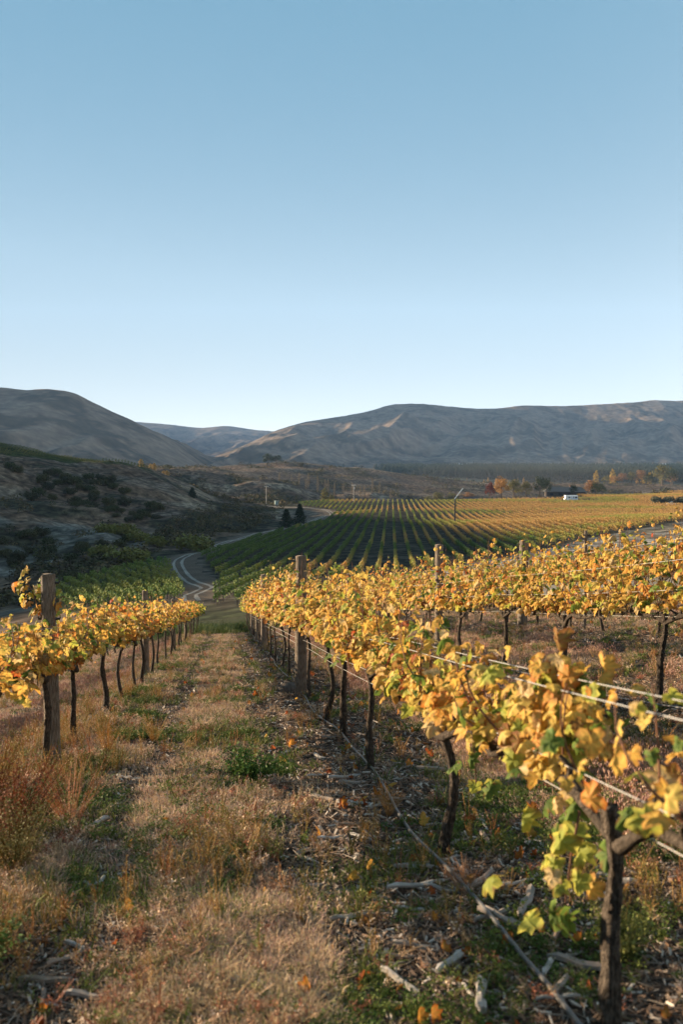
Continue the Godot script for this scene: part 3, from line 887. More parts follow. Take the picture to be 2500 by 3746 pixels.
func build_valley_things() -> void:
	var dark := Color(0.03, 0.03, 0.032)
	# wind machine against frost: dark mast with a pale slanted blade
	var o := base("wind_machine", Vector3(37.3, land(37.3, -285), -285))
	var mb := Mb.new()
	mb.tube([Vector3(0, 0, 0), Vector3(0, 4, 0), Vector3(0, 9.0, 0)], [0.3, 0.26, 0.2], 10, dark)
	put("mast", mb.mesh(M.plain), o)
	mb = Mb.new()
	mb.box(Vector3(-0.7, 0, -0.5), Vector3(0.5, 0.9, 0.6), Color(0.05, 0.05, 0.05))
	put("engine_box", mb.mesh(M.plain), o)
	mb = Mb.new()
	mb.box(Vector3(-0.35, 8.9, -0.35), Vector3(0.45, 9.35, 0.35), Color(0.06, 0.06, 0.06))
	put("gear_head", mb.mesh(M.plain), o)
	mb = Mb.new()
	var bl := Transform3D(Basis(Vector3(0, 0, 1), deg_to_rad(52.0)), Vector3(0.5, 9.3, 0.4))
	mb.box(Vector3(-1.2, -0.16, -0.03), Vector3(3.2, 0.16, 0.05), Color(0.75, 0.74, 0.72), bl)
	put("blade", mb.mesh(M.plain), o)
	tag(o, "dark frost fan mast with a pale slanted blade standing in the vineyard", "wind machine")
	# power poles
	for q in [[7.4, -530, 11.5, 1, "power pole with crossarm at the far edge of the valley vineyard"], [-43.3, -500, 10.5, 0, "slim pale power pole on the knoll by the left road"]]:
		o = base("power_pole", Vector3(q[0], land(q[0], q[1]), q[1]), 0.3)
		mb = Mb.new()
		mb.tube([Vector3(0, -0.3, 0), Vector3(0, q[2] * 0.5, 0), Vector3(0, q[2], 0)], [0.24, 0.2, 0.17], 8, Color(0.36, 0.32, 0.28))
		put("pole", mb.mesh(M.plain), o)
		mb = Mb.new()
		mb.box(Vector3(-1.3, q[2] - 0.75, 0.2), Vector3(1.3, q[2] - 0.5, 0.4), Color(0.34, 0.3, 0.26))
		put("crossarm", mb.mesh(M.plain), o)
		if q[3]:
			mb = Mb.new()
			mb.tube([Vector3(0.45, q[2] - 2.9, 0), Vector3(0.45, q[2] - 1.6, 0)], [0.35, 0.35], 10, Color(0.5, 0.5, 0.5))
			put("transformer", mb.mesh(M.plain), o)
		for s in [-1.1, -0.4, 0.6, 1.15]:
			mb = Mb.new()
			mb.tube([Vector3(s, q[2] - 0.5, 0.3), Vector3(s, q[2] - 0.15, 0.3)], [0.1, 0.07], 6, Color(0.6, 0.58, 0.55))
			put("insulator", mb.mesh(M.plain), o)
		tag(o, q[4], "power pole")
	o = base("utility_cabinet", Vector3(-37, land(-37, -495), -495), 0.4)
	mb = Mb.new()
	mb.box(Vector3(-1.0, -0.2, -0.7), Vector3(1.0, 2.2, 0.7), Color(0.2, 0.26, 0.26))
	put("cabinet_body", mb.mesh(M.plain), o)
	mb = Mb.new()
	mb.box(Vector3(-1.15, 2.2, -0.85), Vector3(1.15, 2.4, 0.85), Color(0.3, 0.35, 0.35))
	put("lid", mb.mesh(M.plain), o)
	tag(o, "small grey green utility cabinet on the knoll near the pale power pole", "cabinet")
	# house with low dark roofs among the trees
	o = base("house", Vector3(140, land(140, -545), -545), -0.15)
	mb = Mb.new()
	mb.box(Vector3(-12, -0.5, -4), Vector3(12, 3.2, 4), Color(0.07, 0.055, 0.05))
	put("wall", mb.mesh(M.plain), o)
	mb = Mb.new()
	var slate := Color(0.085, 0.083, 0.085)
	mb.quad(Vector3(-13, 3.1, 5), Vector3(-10, 5.9, 0), Vector3(10, 5.9, 0), Vector3(13, 3.1, 5), slate)
	mb.quad(Vector3(13, 3.1, -5), Vector3(10, 5.9, 0), Vector3(-10, 5.9, 0), Vector3(-13, 3.1, -5), slate)
	mb.quad(Vector3(-13, 3.1, -5), Vector3(-10, 5.9, 0), Vector3(-10, 5.9, 0), Vector3(-13, 3.1, 5), slate)
	mb.quad(Vector3(13, 3.1, 5), Vector3(10, 5.9, 0), Vector3(10, 5.9, 0), Vector3(13, 3.1, -5), slate)
	mb.quad(Vector3(-13, 3.1, 5), Vector3(13, 3.1, 5), Vector3(13, 3.1, -5), Vector3(-13, 3.1, -5), slate)
	put("roof", mb.mesh(M.plain), o)
	mb = Mb.new()
	mb.box(Vector3(3.0, 4.8, -1.0), Vector3(4.0, 7.2, 0.0), Color(0.2, 0.12, 0.09))
	put("chimney", mb.mesh(M.plain), o)
	for k in 4:
		mb = Mb.new()
		mb.box(Vector3(-9.5 + 5.4 * k, 0.9, 3.98), Vector3(-7.4 + 5.4 * k, 2.2, 4.06), Color(0.03, 0.035, 0.04))
		put("window", mb.mesh(M.plain), o)
	tag(o, "long low dark house with a grey roof among the trees beyond the vineyard", "house")
	o = base("shed", Vector3(76, land(76, -512), -512), 0.2)
	mb = Mb.new()
	mb.box(Vector3(-3.5, -0.4, -2), Vector3(3.5, 1.9, 2), Color(0.06, 0.04, 0.035))
	put("wall", mb.mesh(M.plain), o)
	mb = Mb.new()
	mb.quad(Vector3(-4, 1.85, 2.5), Vector3(-4, 3.0, 0), Vector3(4, 3.0, 0), Vector3(4, 1.85, 2.5), Color(0.08, 0.06, 0.055))
	mb.quad(Vector3(4, 1.85, -2.5), Vector3(4, 3.0, 0), Vector3(-4, 3.0, 0), Vector3(-4, 1.85, -2.5), Color(0.08, 0.06, 0.055))
	put("roof", mb.mesh(M.plain), o)
	mb = Mb.new()
	mb.box(Vector3(-2.6, 0.2, 1.98), Vector3(-1.4, 1.8, 2.05), Color(0.6, 0.52, 0.42))
	put("door", mb.mesh(M.plain), o)
	tag(o, "small dark shed at the far edge of the vineyard left of the orange tree", "shed")
	# white camper van
	o = base("camper_van", Vector3(124, land(124, -470) + 0.05, -470), 0.1)
	var white := Color(0.78, 0.79, 0.8)
	mb = Mb.new()
	mb.box(Vector3(-2.2, 0.5, -1.1), Vector3(3.6, 3.0, 1.1), white)
	put("body", mb.mesh(M.plain), o)
	mb = Mb.new()
	var prof := [Vector2(-3.7, 0.5), Vector2(-3.75, 1.2), Vector2(-3.2, 1.45), Vector2(-2.75, 2.15), Vector2(-2.2, 2.15), Vector2(-2.2, 0.5)]
	var first := mb.v.size()
	for s in [-1.0, 1.0]:
		for p in prof:
			mb.point(Vector3(p.x, p.y, s), white)
	for k in 6:
		var a := first + k
		var b := first + (k + 1) % 6
		mb.tri(a, b, b + 6)
		mb.tri(a, b + 6, a + 6)
	for s in 2:
		for k in range(1, 5):
			mb.tri(first + s * 6, first + s * 6 + k, first + s * 6 + k + 1)
	put("cab", mb.mesh(M.plain), o)
	mb = Mb.new()
	mb.box(Vector3(-3.3, 2.2, -1.08), Vector3(-2.2, 3.05, 1.08), white)
	put("overcab_bunk", mb.mesh(M.plain), o)
	for w in [[-3.15, -2.4, 1.4, 2.05, 1.0], [-1.6, -0.7, 1.55, 2.3, 1.1], [0.9, 1.6, 1.7, 2.3, 1.1], [2.0, 3.3, 1.5, 2.3, 1.1]]:
		mb = Mb.new()
		mb.box(Vector3(w[0], w[2], w[4] - 0.02), Vector3(w[1], w[3], w[4] + 0.03), Color(0.03, 0.035, 0.045))
		put("window", mb.mesh(M.plain), o)
	mb = Mb.new()
	mb.box(Vector3(-0.35, 0.6, 1.08), Vector3(0.35, 2.4, 1.14), Color(0.55, 0.57, 0.6))
	put("door", mb.mesh(M.plain), o)
	mb = Mb.new()
	mb.box(Vector3(0.5, 0.95, 1.09), Vector3(3.55, 1.25, 1.12), Color(0.12, 0.22, 0.42))
	put("stripe", mb.mesh(M.plain), o)
	for x in [-2.7, 2.3]:
		for z in [-0.95, 0.95]:
			mb = Mb.new()
			mb.tube([Vector3(x, 0.38, z - 0.13), Vector3(x, 0.38, z), Vector3(x, 0.38, z + 0.13)], [0.38, 0.4, 0.38], 14, Color(0.02, 0.02, 0.02))
			put("wheel", mb.mesh(M.plain), o)
	tag(o, "white camper van parked at the edge of the golden vineyard", "camper van")
	# two parked cars at the right
	for q in [[160.5, -423, 0.75, "silver car parked before the grey green bushes, left of two"], [171.5, -420, 0.12, "dark grey car parked at the right edge before the bushes"]]:
		o = base("parked_car", Vector3(q[0], land(q[0], q[1]) + 0.03, q[1]), 0.2)
		var paint := Color(q[2], q[2], q[2] * 1.02)
		mb = Mb.new()
		mb.box(Vector3(-2.2, 0.3, -0.85), Vector3(2.2, 0.95, 0.85), paint)
		put("body", mb.mesh(M.plain), o)
		mb = Mb.new()
		mb.quad(Vector3(-1.5, 0.95, 0.8), Vector3(-0.8, 1.5, 0.65), Vector3(1.0, 1.5, 0.65), Vector3(1.7, 0.95, 0.8), Color(0.04, 0.045, 0.05))
		mb.quad(Vector3(1.7, 0.95, -0.8), Vector3(1.0, 1.5, -0.65), Vector3(-0.8, 1.5, -0.65), Vector3(-1.5, 0.95, -0.8), Color(0.04, 0.045, 0.05))
		mb.quad(Vector3(-1.5, 0.95, -0.8), Vector3(-0.8, 1.5, -0.65), Vector3(-0.8, 1.5, 0.65), Vector3(-1.5, 0.95, 0.8), Color(0.04, 0.045, 0.05))
		mb.quad(Vector3(1.7, 0.95, 0.8), Vector3(1.0, 1.5, 0.65), Vector3(1.0, 1.5, -0.65), Vector3(1.7, 0.95, -0.8), Color(0.04, 0.045, 0.05))
		mb.quad(Vector3(-0.8, 1.5, 0.65), Vector3(-0.8, 1.5, -0.65), Vector3(1.0, 1.5, -0.65), Vector3(1.0, 1.5, 0.65), paint)
		put("cabin", mb.mesh(M.plain), o)
		for x in [-1.4, 1.4]:
			for z in [-0.8, 0.8]:
				mb = Mb.new()
				mb.tube([Vector3(x, 0.32, z - 0.1), Vector3(x, 0.32, z), Vector3(x, 0.32, z + 0.1)], [0.31, 0.33, 0.31], 12, Color(0.02, 0.02, 0.02))
				put("wheel", mb.mesh(M.plain), o)
		tag(o, q[3], "car", "cars parked at the right")
	# pale long sheds far off at the foot of the mountain
	for q in [[390, -2900, 60, "white long shed far off at the foot of the mountain, left of centre right"], [1130, -2950, 110, "pale long shed at the far right foot of the mountain"], [1010, -2850, 40, "small white shed left of the long one at the far right"]]:
		o = base("farm_shed", Vector3(q[0], -58.0, q[1]), 0.1)
		mb = Mb.new()
		mb.box(Vector3(-q[2] * 0.5, 0, -8), Vector3(q[2] * 0.5, 6, 8), Color(0.5, 0.51, 0.52))
		put("wall", mb.mesh(M.plain), o)
		mb = Mb.new()
		var w: float = q[2] * 0.5 + 0.5
		mb.quad(Vector3(-w, 5.9, 9), Vector3(-w, 9, 0), Vector3(w, 9, 0), Vector3(w, 5.9, 9), Color(0.6, 0.62, 0.64))
		mb.quad(Vector3(w, 5.9, -9), Vector3(w, 9, 0), Vector3(-w, 9, 0), Vector3(-w, 5.9, -9), Color(0.6, 0.62, 0.64))
		put("roof", mb.mesh(M.plain), o)
		tag(o, q[3], "shed")


# ---------------------------------------------------------------- the near vines

const LEAF_HALF := [Vector2(0.10, -0.15), Vector2(0.33, -0.17), Vector2(0.50, 0.06), Vector2(0.37, 0.20), Vector2(0.54, 0.47), Vector2(0.29, 0.52), Vector2(0.2, 0.78)]
var leaf_middle: Array[Color] = [Color(0.62, 0.37, 0.085), Color(0.62, 0.44, 0.115), Color(0.30, 0.32, 0.06), Color(0.07, 0.115, 0.025), Color(0.54, 0.26, 0.065), Color(0.27, 0.13, 0.05), Color(0.40, 0.09, 0.03), Color(0.62, 0.44, 0.23)]
var leaf_rim: Array[Color] = [Color(0.60, 0.30, 0.07), Color(0.63, 0.41, 0.105), Color(0.52, 0.45, 0.075), Color(0.15, 0.22, 0.04), Color(0.50, 0.15, 0.03), Color(0.2, 0.085, 0.03), Color(0.30, 0.05, 0.025), Color(0.62, 0.42, 0.16)]
var leaf_shapes: Array[PackedVector3Array] = []   # first the middle, then the outline
var leaf_meshes := {}
var leaf_weights := PackedFloat32Array([0.34, 0.23, 0.11, 0.07, 0.08, 0.05, 0.01, 0.11])


func make_leaf_shapes() -> void:
	for k in 8:
		var r := RandomNumberGenerator.new()
		r.seed = 100 + k
		var few := k >= 6
		var p := PackedVector3Array()
		var fold := r.randf_range(0.05, 0.75)
		var curl := r.randf_range(-0.2, 0.95)
		var twist := r.randf_range(-0.35, 0.35)
		var flat: Array[Vector2] = [Vector2(0, 0.02)]
		var half := LEAF_HALF if not few else [LEAF_HALF[1], LEAF_HALF[2], LEAF_HALF[4]]
		for q in half:
			flat.append(q * r.randf_range(0.85, 1.12))
		flat.append(Vector2(0.02, r.randf_range(0.85, 1.0)))
		for q in range(half.size() - 1, -1, -1):
			var m: Vector2 = half[q]
			flat.append(Vector2(-m.x, m.y) * r.randf_range(0.85, 1.12))
		var all: Array[Vector2] = [Vector2(0, 0.3)]
		if not few:
			for q in flat:
				all.append(Vector2(0, 0.3).lerp(q, 0.55))
		all.append_array(flat)
		for i in all.size():
			var d := all[i] - Vector2(0, 0.3)
			p.append(Vector3(all[i].x, all[i].y, 0.1 - fold * absf(d.x) - curl * d.length_squared() + twist * d.x * d.y * 2.0 + r.randf_range(-0.07, 0.07)))
		leaf_shapes.append(p)


func add_leaf(mb: Mb, shape: int, hue: int, at: Transform3D, tone: float) -> void:
	var p := leaf_shapes[shape]
	var first := mb.v.size()
	var rim := leaf_rim[hue] * tone
	var dry := leaf_rim[5] * tone
	var few := shape >= 6
	mb.point(at * p[0], leaf_middle[hue] * tone)
	var n := p.size() - 1 if few else (p.size() - 1) >> 1
	for k in range(1, p.size()):
		mb.point(at * p[k], (dry if (k * 7 + shape * 5 + hue * 3) % 11 < 2 else rim) if few or k > n else (leaf_middle[hue] if k % 2 else leaf_middle[hue].lerp(leaf_middle[2], 0.4)) * tone * (1.06 if k % 2 else 0.86))
	for k in n:
		var l := (k + 1) % n
		mb.tri(first, first + 1 + k, first + 1 + l)
		if not few:
			mb.tri(first + 1 + k, first + 1 + n + k, first + 1 + n + l)
			mb.tri(first + 1 + k, first + 1 + n + l, first + 1 + l)


func leaf_mesh(shape: int, hue: int) -> ArrayMesh:
	var key := shape * 20 + hue
	if not leaf_meshes.has(key):
		var mb := Mb.new()
		add_leaf(mb, shape, hue, Transform3D(), 1.0)
		leaf_meshes[key] = mb.mesh(M.leaf)
	return leaf_meshes[key]


func pick_hue(green: float) -> int:
	var r := rng.randf()
	if rng.randf() < green:
		return 3 if rng.randf() < 0.5 else 2
	for k in 8:
		r -= leaf_weights[k]
		if r <= 0.0:
			return k
	return 0


func grape_vine(u: float, v: float, row: Dictionary, label: String) -> void:
	var at := ground_at(u, v)
	var o := base("grape_vine", at)
	var along := Vector3(UX, -SLOPE, UZ).normalized()
	var side := Vector3(-UZ, 0, UX)
	var near: bool = u < 12.2 and absf(v) < 5.0 and u > 1.2
	var far := u > 24.0
	var tall: float = row.wire + row.get("rise", 0.0) * smooth(3.8, 9.8, u) + rng.randf_range(-0.03, 0.03)
	var lean := rng.randf_range(-0.10, 0.10) * (1.0 if u > 3.0 else 0.2)
	var sway := rng.randf_range(-0.05, 0.05)
	var ph := rng.randf() * 9.0
	var bow := rng.randf_range(0.008, 0.032)
	# trunk
	var mb := Mb.new()
	var pts := []
	var rad := []
	var n := 22 if near else 6
	var thick := rng.randf_range(0.021, 0.029) * (1.0 if u > 3.0 else 0.85)
	for k in n + 1:
		var f := float(k) / n
		pts.append(along * (lean * (1.0 - f) + bow * (sin(f * (4.0 + bow * 90.0) + ph) - sin(ph))) + side * (sway * sin(f * PI) + bow * 0.7 * (sin(f * 8.0 + ph * 2.0) - sin(ph * 2.0))) + Vector3(0, -0.06 + (tall + 0.06) * f, 0))
		rad.append(thick * (1.3 - 0.55 * f + 0.25 * smooth(0.85, 1.0, f) + 0.5 * (1.0 - smooth(0.0, 0.1, f))))
	var bark := Color(0.20, 0.158, 0.125) * rng.randf_range(0.8, 1.15)
	mb.tube(pts, rad, 14 if near else 6, bark, 0.7, crumb)
	put("trunk", mb.mesh(M.bark, true), o)
	# arms along the wire, with knotty spurs
	var half: float = row.half
	for s in [-1.0, 1.0]:
		mb = Mb.new()
		pts = []
		rad = []
		for k in 9:
			var f := k / 8.0
			pts.append(along * (s * half * f) + side * (0.03 * sin(f * 8.0 + u)) + Vector3(0, tall - 0.10 * (1.0 - smooth(0.0, 0.25, f)) + 0.02 * sin(f * 11.0 + u * 2.0), 0))
			rad.append(thick * lerpf(0.85, 0.42, f) * (1.0 + 0.3 * sin(f * 25.0 + u)))
		mb.tube(pts, rad, 9 if near else 5, bark, 0.4, crumb)
		for k in range(1, 8):
			mb.tube([pts[k], pts[k] + Vector3(rng.randf_range(-0.02, 0.02), 0.05, rng.randf_range(-0.02, 0.02)), pts[k] + Vector3(rng.randf_range(-0.03, 0.03), 0.08, rng.randf_range(-0.03, 0.03))], [thick * 0.5, thick * 0.55, thick * 0.3], 5, bark)
		put("arm", mb.mesh(M.bark, true), o)
	# shoots and their leaves
	var canes := Mb.new()
	var leaves := []
	var want: int = row.leaves if not far else int(row.leaves * 0.62)
	if u < 3.5 and v > 0.0 and v < 2.0:
		want = 200
	elif u < 5.0 and v > 0.0 and v < 2.0:
		want = 400
	if u > 12.2 and not far:
		want = int(want * 0.85)
	var per := 19
	var shoots := int(want * rng.randf_range(0.72, 1.05) / per)
	var crest: float = row.top.sample_baked(clampf(u / 60.0, 0, 1)) if row.top is Curve else row.top
	for k in shoots:
		var t := half * 1.05 * (2.0 * (k + rng.randf()) / shoots - 1.0)
		var start := along * t + Vector3(0, tall + 0.02, 0)
		var droop := rng.randf() < 0.13
		var length := (crest - tall) * rng.randf_range(0.45, 1.1)
		if rng.randf() < 0.10:
			length += rng.randf_range(0.05, 0.25) * smooth(4.0, 9.0, u)
		var out := rng.randf_range(-0.26, 0.26)
		var slip := rng.randf_range(-0.3, 0.3)
		var shoot := []
		for q in 6:
			var f := q / 5.0
			var y := length * f
			if droop:
				y = 0.16 * sin(f * PI * 0.9) - 0.12 * f * f + 0.06
			shoot.append(start + along * (slip * f) + side * (out * sin(f * 2.0) * (1.3 if droop else 1.0)) + Vector3(0, y, 0))
		if not far:
			canes.tube(shoot, [0.0052, 0.005, 0.0045, 0.004, 0.003, 0.002], 4, Color(0.16, 0.075, 0.045))
		for q in per:
			var f := (q + rng.randf()) / per
			if f < 0.02:
				continue
			var i := mini(int(f * 5.0), 4)
			var p: Vector3 = shoot[i].lerp(shoot[i + 1], f * 5.0 - i)
			var a := rng.randf() * TAU
			var away := side * (cos(a) * 1.25) + along * (sin(a) * 0.9) + Vector3(0, rng.randf_range(-0.5, 0.35), 0)
			p += away * rng.randf_range(0.04, 0.14)
			if p.y < tall + 0.03 + p.dot(along) * along.y and rng.randf() < 0.9:
				p.y = tall + p.dot(along) * along.y + rng.randf_range(0.05, 0.16)
			var outward := 1.0 if (p.dot(side)) > 0.0 else -1.0
			var nrm := (side * outward * 0.55 + Vector3(0, 0.55, 0) + Vector3(rng.randfn(), rng.randfn(), rng.randfn()) * 0.55).normalized()
			var tip := (Vector3(0, -1, 0) + away * 0.7 + Vector3(rng.randfn(), rng.randfn() * 0.4, rng.randfn()) * 0.5)
			tip = (tip - nrm * tip.dot(nrm)).normalized()
			var size := rng.randf_range(0.05, 0.112) * (1.0 - 0.35 * f * f) * (1.3 if far else 0.9 if u < 3.5 else 1.05)
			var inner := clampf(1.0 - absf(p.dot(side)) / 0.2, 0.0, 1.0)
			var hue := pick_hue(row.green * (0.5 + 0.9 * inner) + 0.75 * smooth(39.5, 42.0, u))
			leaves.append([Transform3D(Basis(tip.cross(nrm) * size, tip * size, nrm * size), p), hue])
	if row.has("extra"):
		for e in row.extra:
			if absf(e[0] - u) < 0.01:
				hang_leaves(leaves, canes, e[1], e[2], e[3], e[4], at)
	if canes.v.size():
		var c := put("shoots", canes.mesh(M.twig, true), o)
		c.set_meta("kind", "stuff")
	var rest := Mb.new()
	var single := 0
	if near:
		# the leaves nearest to the path side first
		leaves.sort_custom(func(p, q): return (p[0].origin + at).length_squared() < (q[0].origin + at).length_squared())
	for q in leaves:
		var shape := rng.randi() % 6 if near else 6 + rng.randi() % 2
		if near and single < 290:
			single += 1
			var lf := MeshInstance3D.new()
			lf.mesh = leaf_mesh(shape, q[1])
			lf.transform = q[0]
			lf.name = "leaf" if single == 1 else "leaf_%03d" % (single - 1)
			o.add_child(lf)
		else:
			add_leaf(rest, shape, q[1], q[0], rng.randf_range(0.78, 1.08))
	if rest.v.size():
		var f := put("foliage", rest.mesh(M.leaf), o)
		f.set_meta("kind", "stuff")
	tag(o, label, "grape vine", "vines of the near rows")


# a cluster of leaves along a stray shoot from a to b (world points)
func hang_leaves(leaves: Array, canes: Mb, a: Vector3, b: Vector3, count: int, green: float, at: Vector3) -> void:
	var mid := (a + b) * 0.5 + Vector3(0, 0.05, 0)
	canes.tube([a - at, mid - at, b - at], [0.005, 0.004, 0.002], 5, Color(0.16, 0.075, 0.045))
	for k in count:
		var f := (k + rng.randf()) / count
		var p := a.lerp(mid, f * 2.0) if f < 0.5 else mid.lerp(b, f * 2.0 - 1.0)
		p += Vector3(rng.randfn(), rng.randfn() * 0.9, rng.randfn()) * 0.07
		var nrm := (Vector3(-0.75, 0.35, 0.35) + Vector3(rng.randfn(), rng.randfn(), rng.randfn()) * 0.4).normalized()
		var tip := Vector3(0, -1, 0) + Vector3(rng.randfn(), rng.randfn(), rng.randfn()) * 0.35
		tip = (tip - nrm * tip.dot(nrm)).normalized()
		var size := rng.randf_range(0.06, 0.1)
		leaves.append([Transform3D(Basis(tip.cross(nrm) * size, tip * size, nrm * size), p - at), pick_hue(green)])


func wooden_post(u: float, v: float, high: float, r: float, label: String, lean := 0.0) -> void:
	var at := ground_at(u, v)
	var o := base("wooden_post", at)
	o.rotation = Vector3(0, rng.randf() * TAU, lean)
	var mb := Mb.new()
	var pts := []
	var rad := []
	for k in 9:
		var f := k / 8.0
		pts.append(Vector3(0.004 * sin(f * 5.0 + u), -0.3 + (high + 0.3) * f, 0.004 * cos(f * 4.0 + u)))
		rad.append(r * (1.1 - 0.14 * f))
	pts.append(pts[8] + Vector3(0, 0.006, 0))
	rad.append(r * 0.9)
	mb.tube(pts, rad, 20, Color(0.33, 0.275, 0.22) * rng.randf_range(0.85, 1.1), 0.05, crumb)
	put("shaft", mb.mesh(M.post_wood, true), o)
	for h in [high - 0.07, high - 0.38]:
		for s in [-1.0, 1.0]:
			mb = Mb.new()
			var c := Vector3(s * r * 0.97, h, 0).rotated(Vector3.UP, -o.rotation.y)
			var d := Vector3(s, 0, 0).rotated(Vector3.UP, -o.rotation.y)
			mb.tube([c - d * 0.006, c + d * 0.010, c + d * 0.012, c + d * 0.030], [0.010, 0.014, 0.009, 0.013], 9, Color(0.015, 0.015, 0.016))
			mb.tube([c + d * 0.030, c + d * 0.036 + Vector3(0, 0.014, 0), c + d * 0.030 + Vector3(0, 0.026, 0)], [0.006, 0.005, 0.003], 6, Color(0.015, 0.015, 0.016))
			put("wire_clip", mb.mesh(M.plastic, true), o)
	tag(o, label, "post", "posts of the near rows")


func wire(row: Dictionary, h: float, dv: float, label: String, u0: float, u1: float) -> void:
	var mb := Mb.new()
	var pts := []
	var rad := []
	var u := u0
	var o_at := ground_at(u0, row.v + dv)
	while u < u1:
		var p := from_uv(u, row.v + dv)
		pts.append(Vector3(p.x, slope_height(u, row.v) + h - 0.02 * absf(sin(u * 0.55)), p.y) - o_at)
		rad.append(0.0018 if u < 14.0 else 0.0024)
		u += 0.8 if u < 12.0 else 2.0
	mb.tube(pts, rad, 6, Color(0.50, 0.48, 0.45))
	var o := base("trellis_wire", o_at)
	put("wire", mb.mesh(M.steel, true), o)
	tag(o, label, "wire", "trellis wires of the near rows")


func drip_hose(v: float, u0: float, u1: float, label: String) -> void:
	var mb := Mb.new()
	var pts := []
	var rad := []
	var u := u0
	while u < u1:
		var w := v + 0.035 * sin(u * 0.9 + v) + 0.02 * sin(u * 2.3)
		var p := ground_at(u, w)
		pts.append(p + Vector3(0, 0.036 + 0.014 * sin(u * 1.7 + v), 0))
		rad.append(0.0095)
		u += 0.25 if u < 15.0 else 0.8
	mb.tube(pts, rad, 8, Color(0.085, 0.08, 0.075))
	var o := base("drip_hose", Vector3.ZERO)
	put("hose", mb.mesh(M.plastic, true), o)
	tag(o, label, "hose", "drip hoses under the near rows")


func curve_of(points: Array) -> Curve:
	var c := Curve.new()
	c.max_value = 3.0
	for p in points:
		c.add_point(Vector2(p[0] / 60.0, p[1]))
	return c


func in_view(u: float, v: float) -> bool:
	var p := from_uv(u, v)
	return -p.y > 0.3 and absf(p.x) < 0.46 * -p.y + 1.3


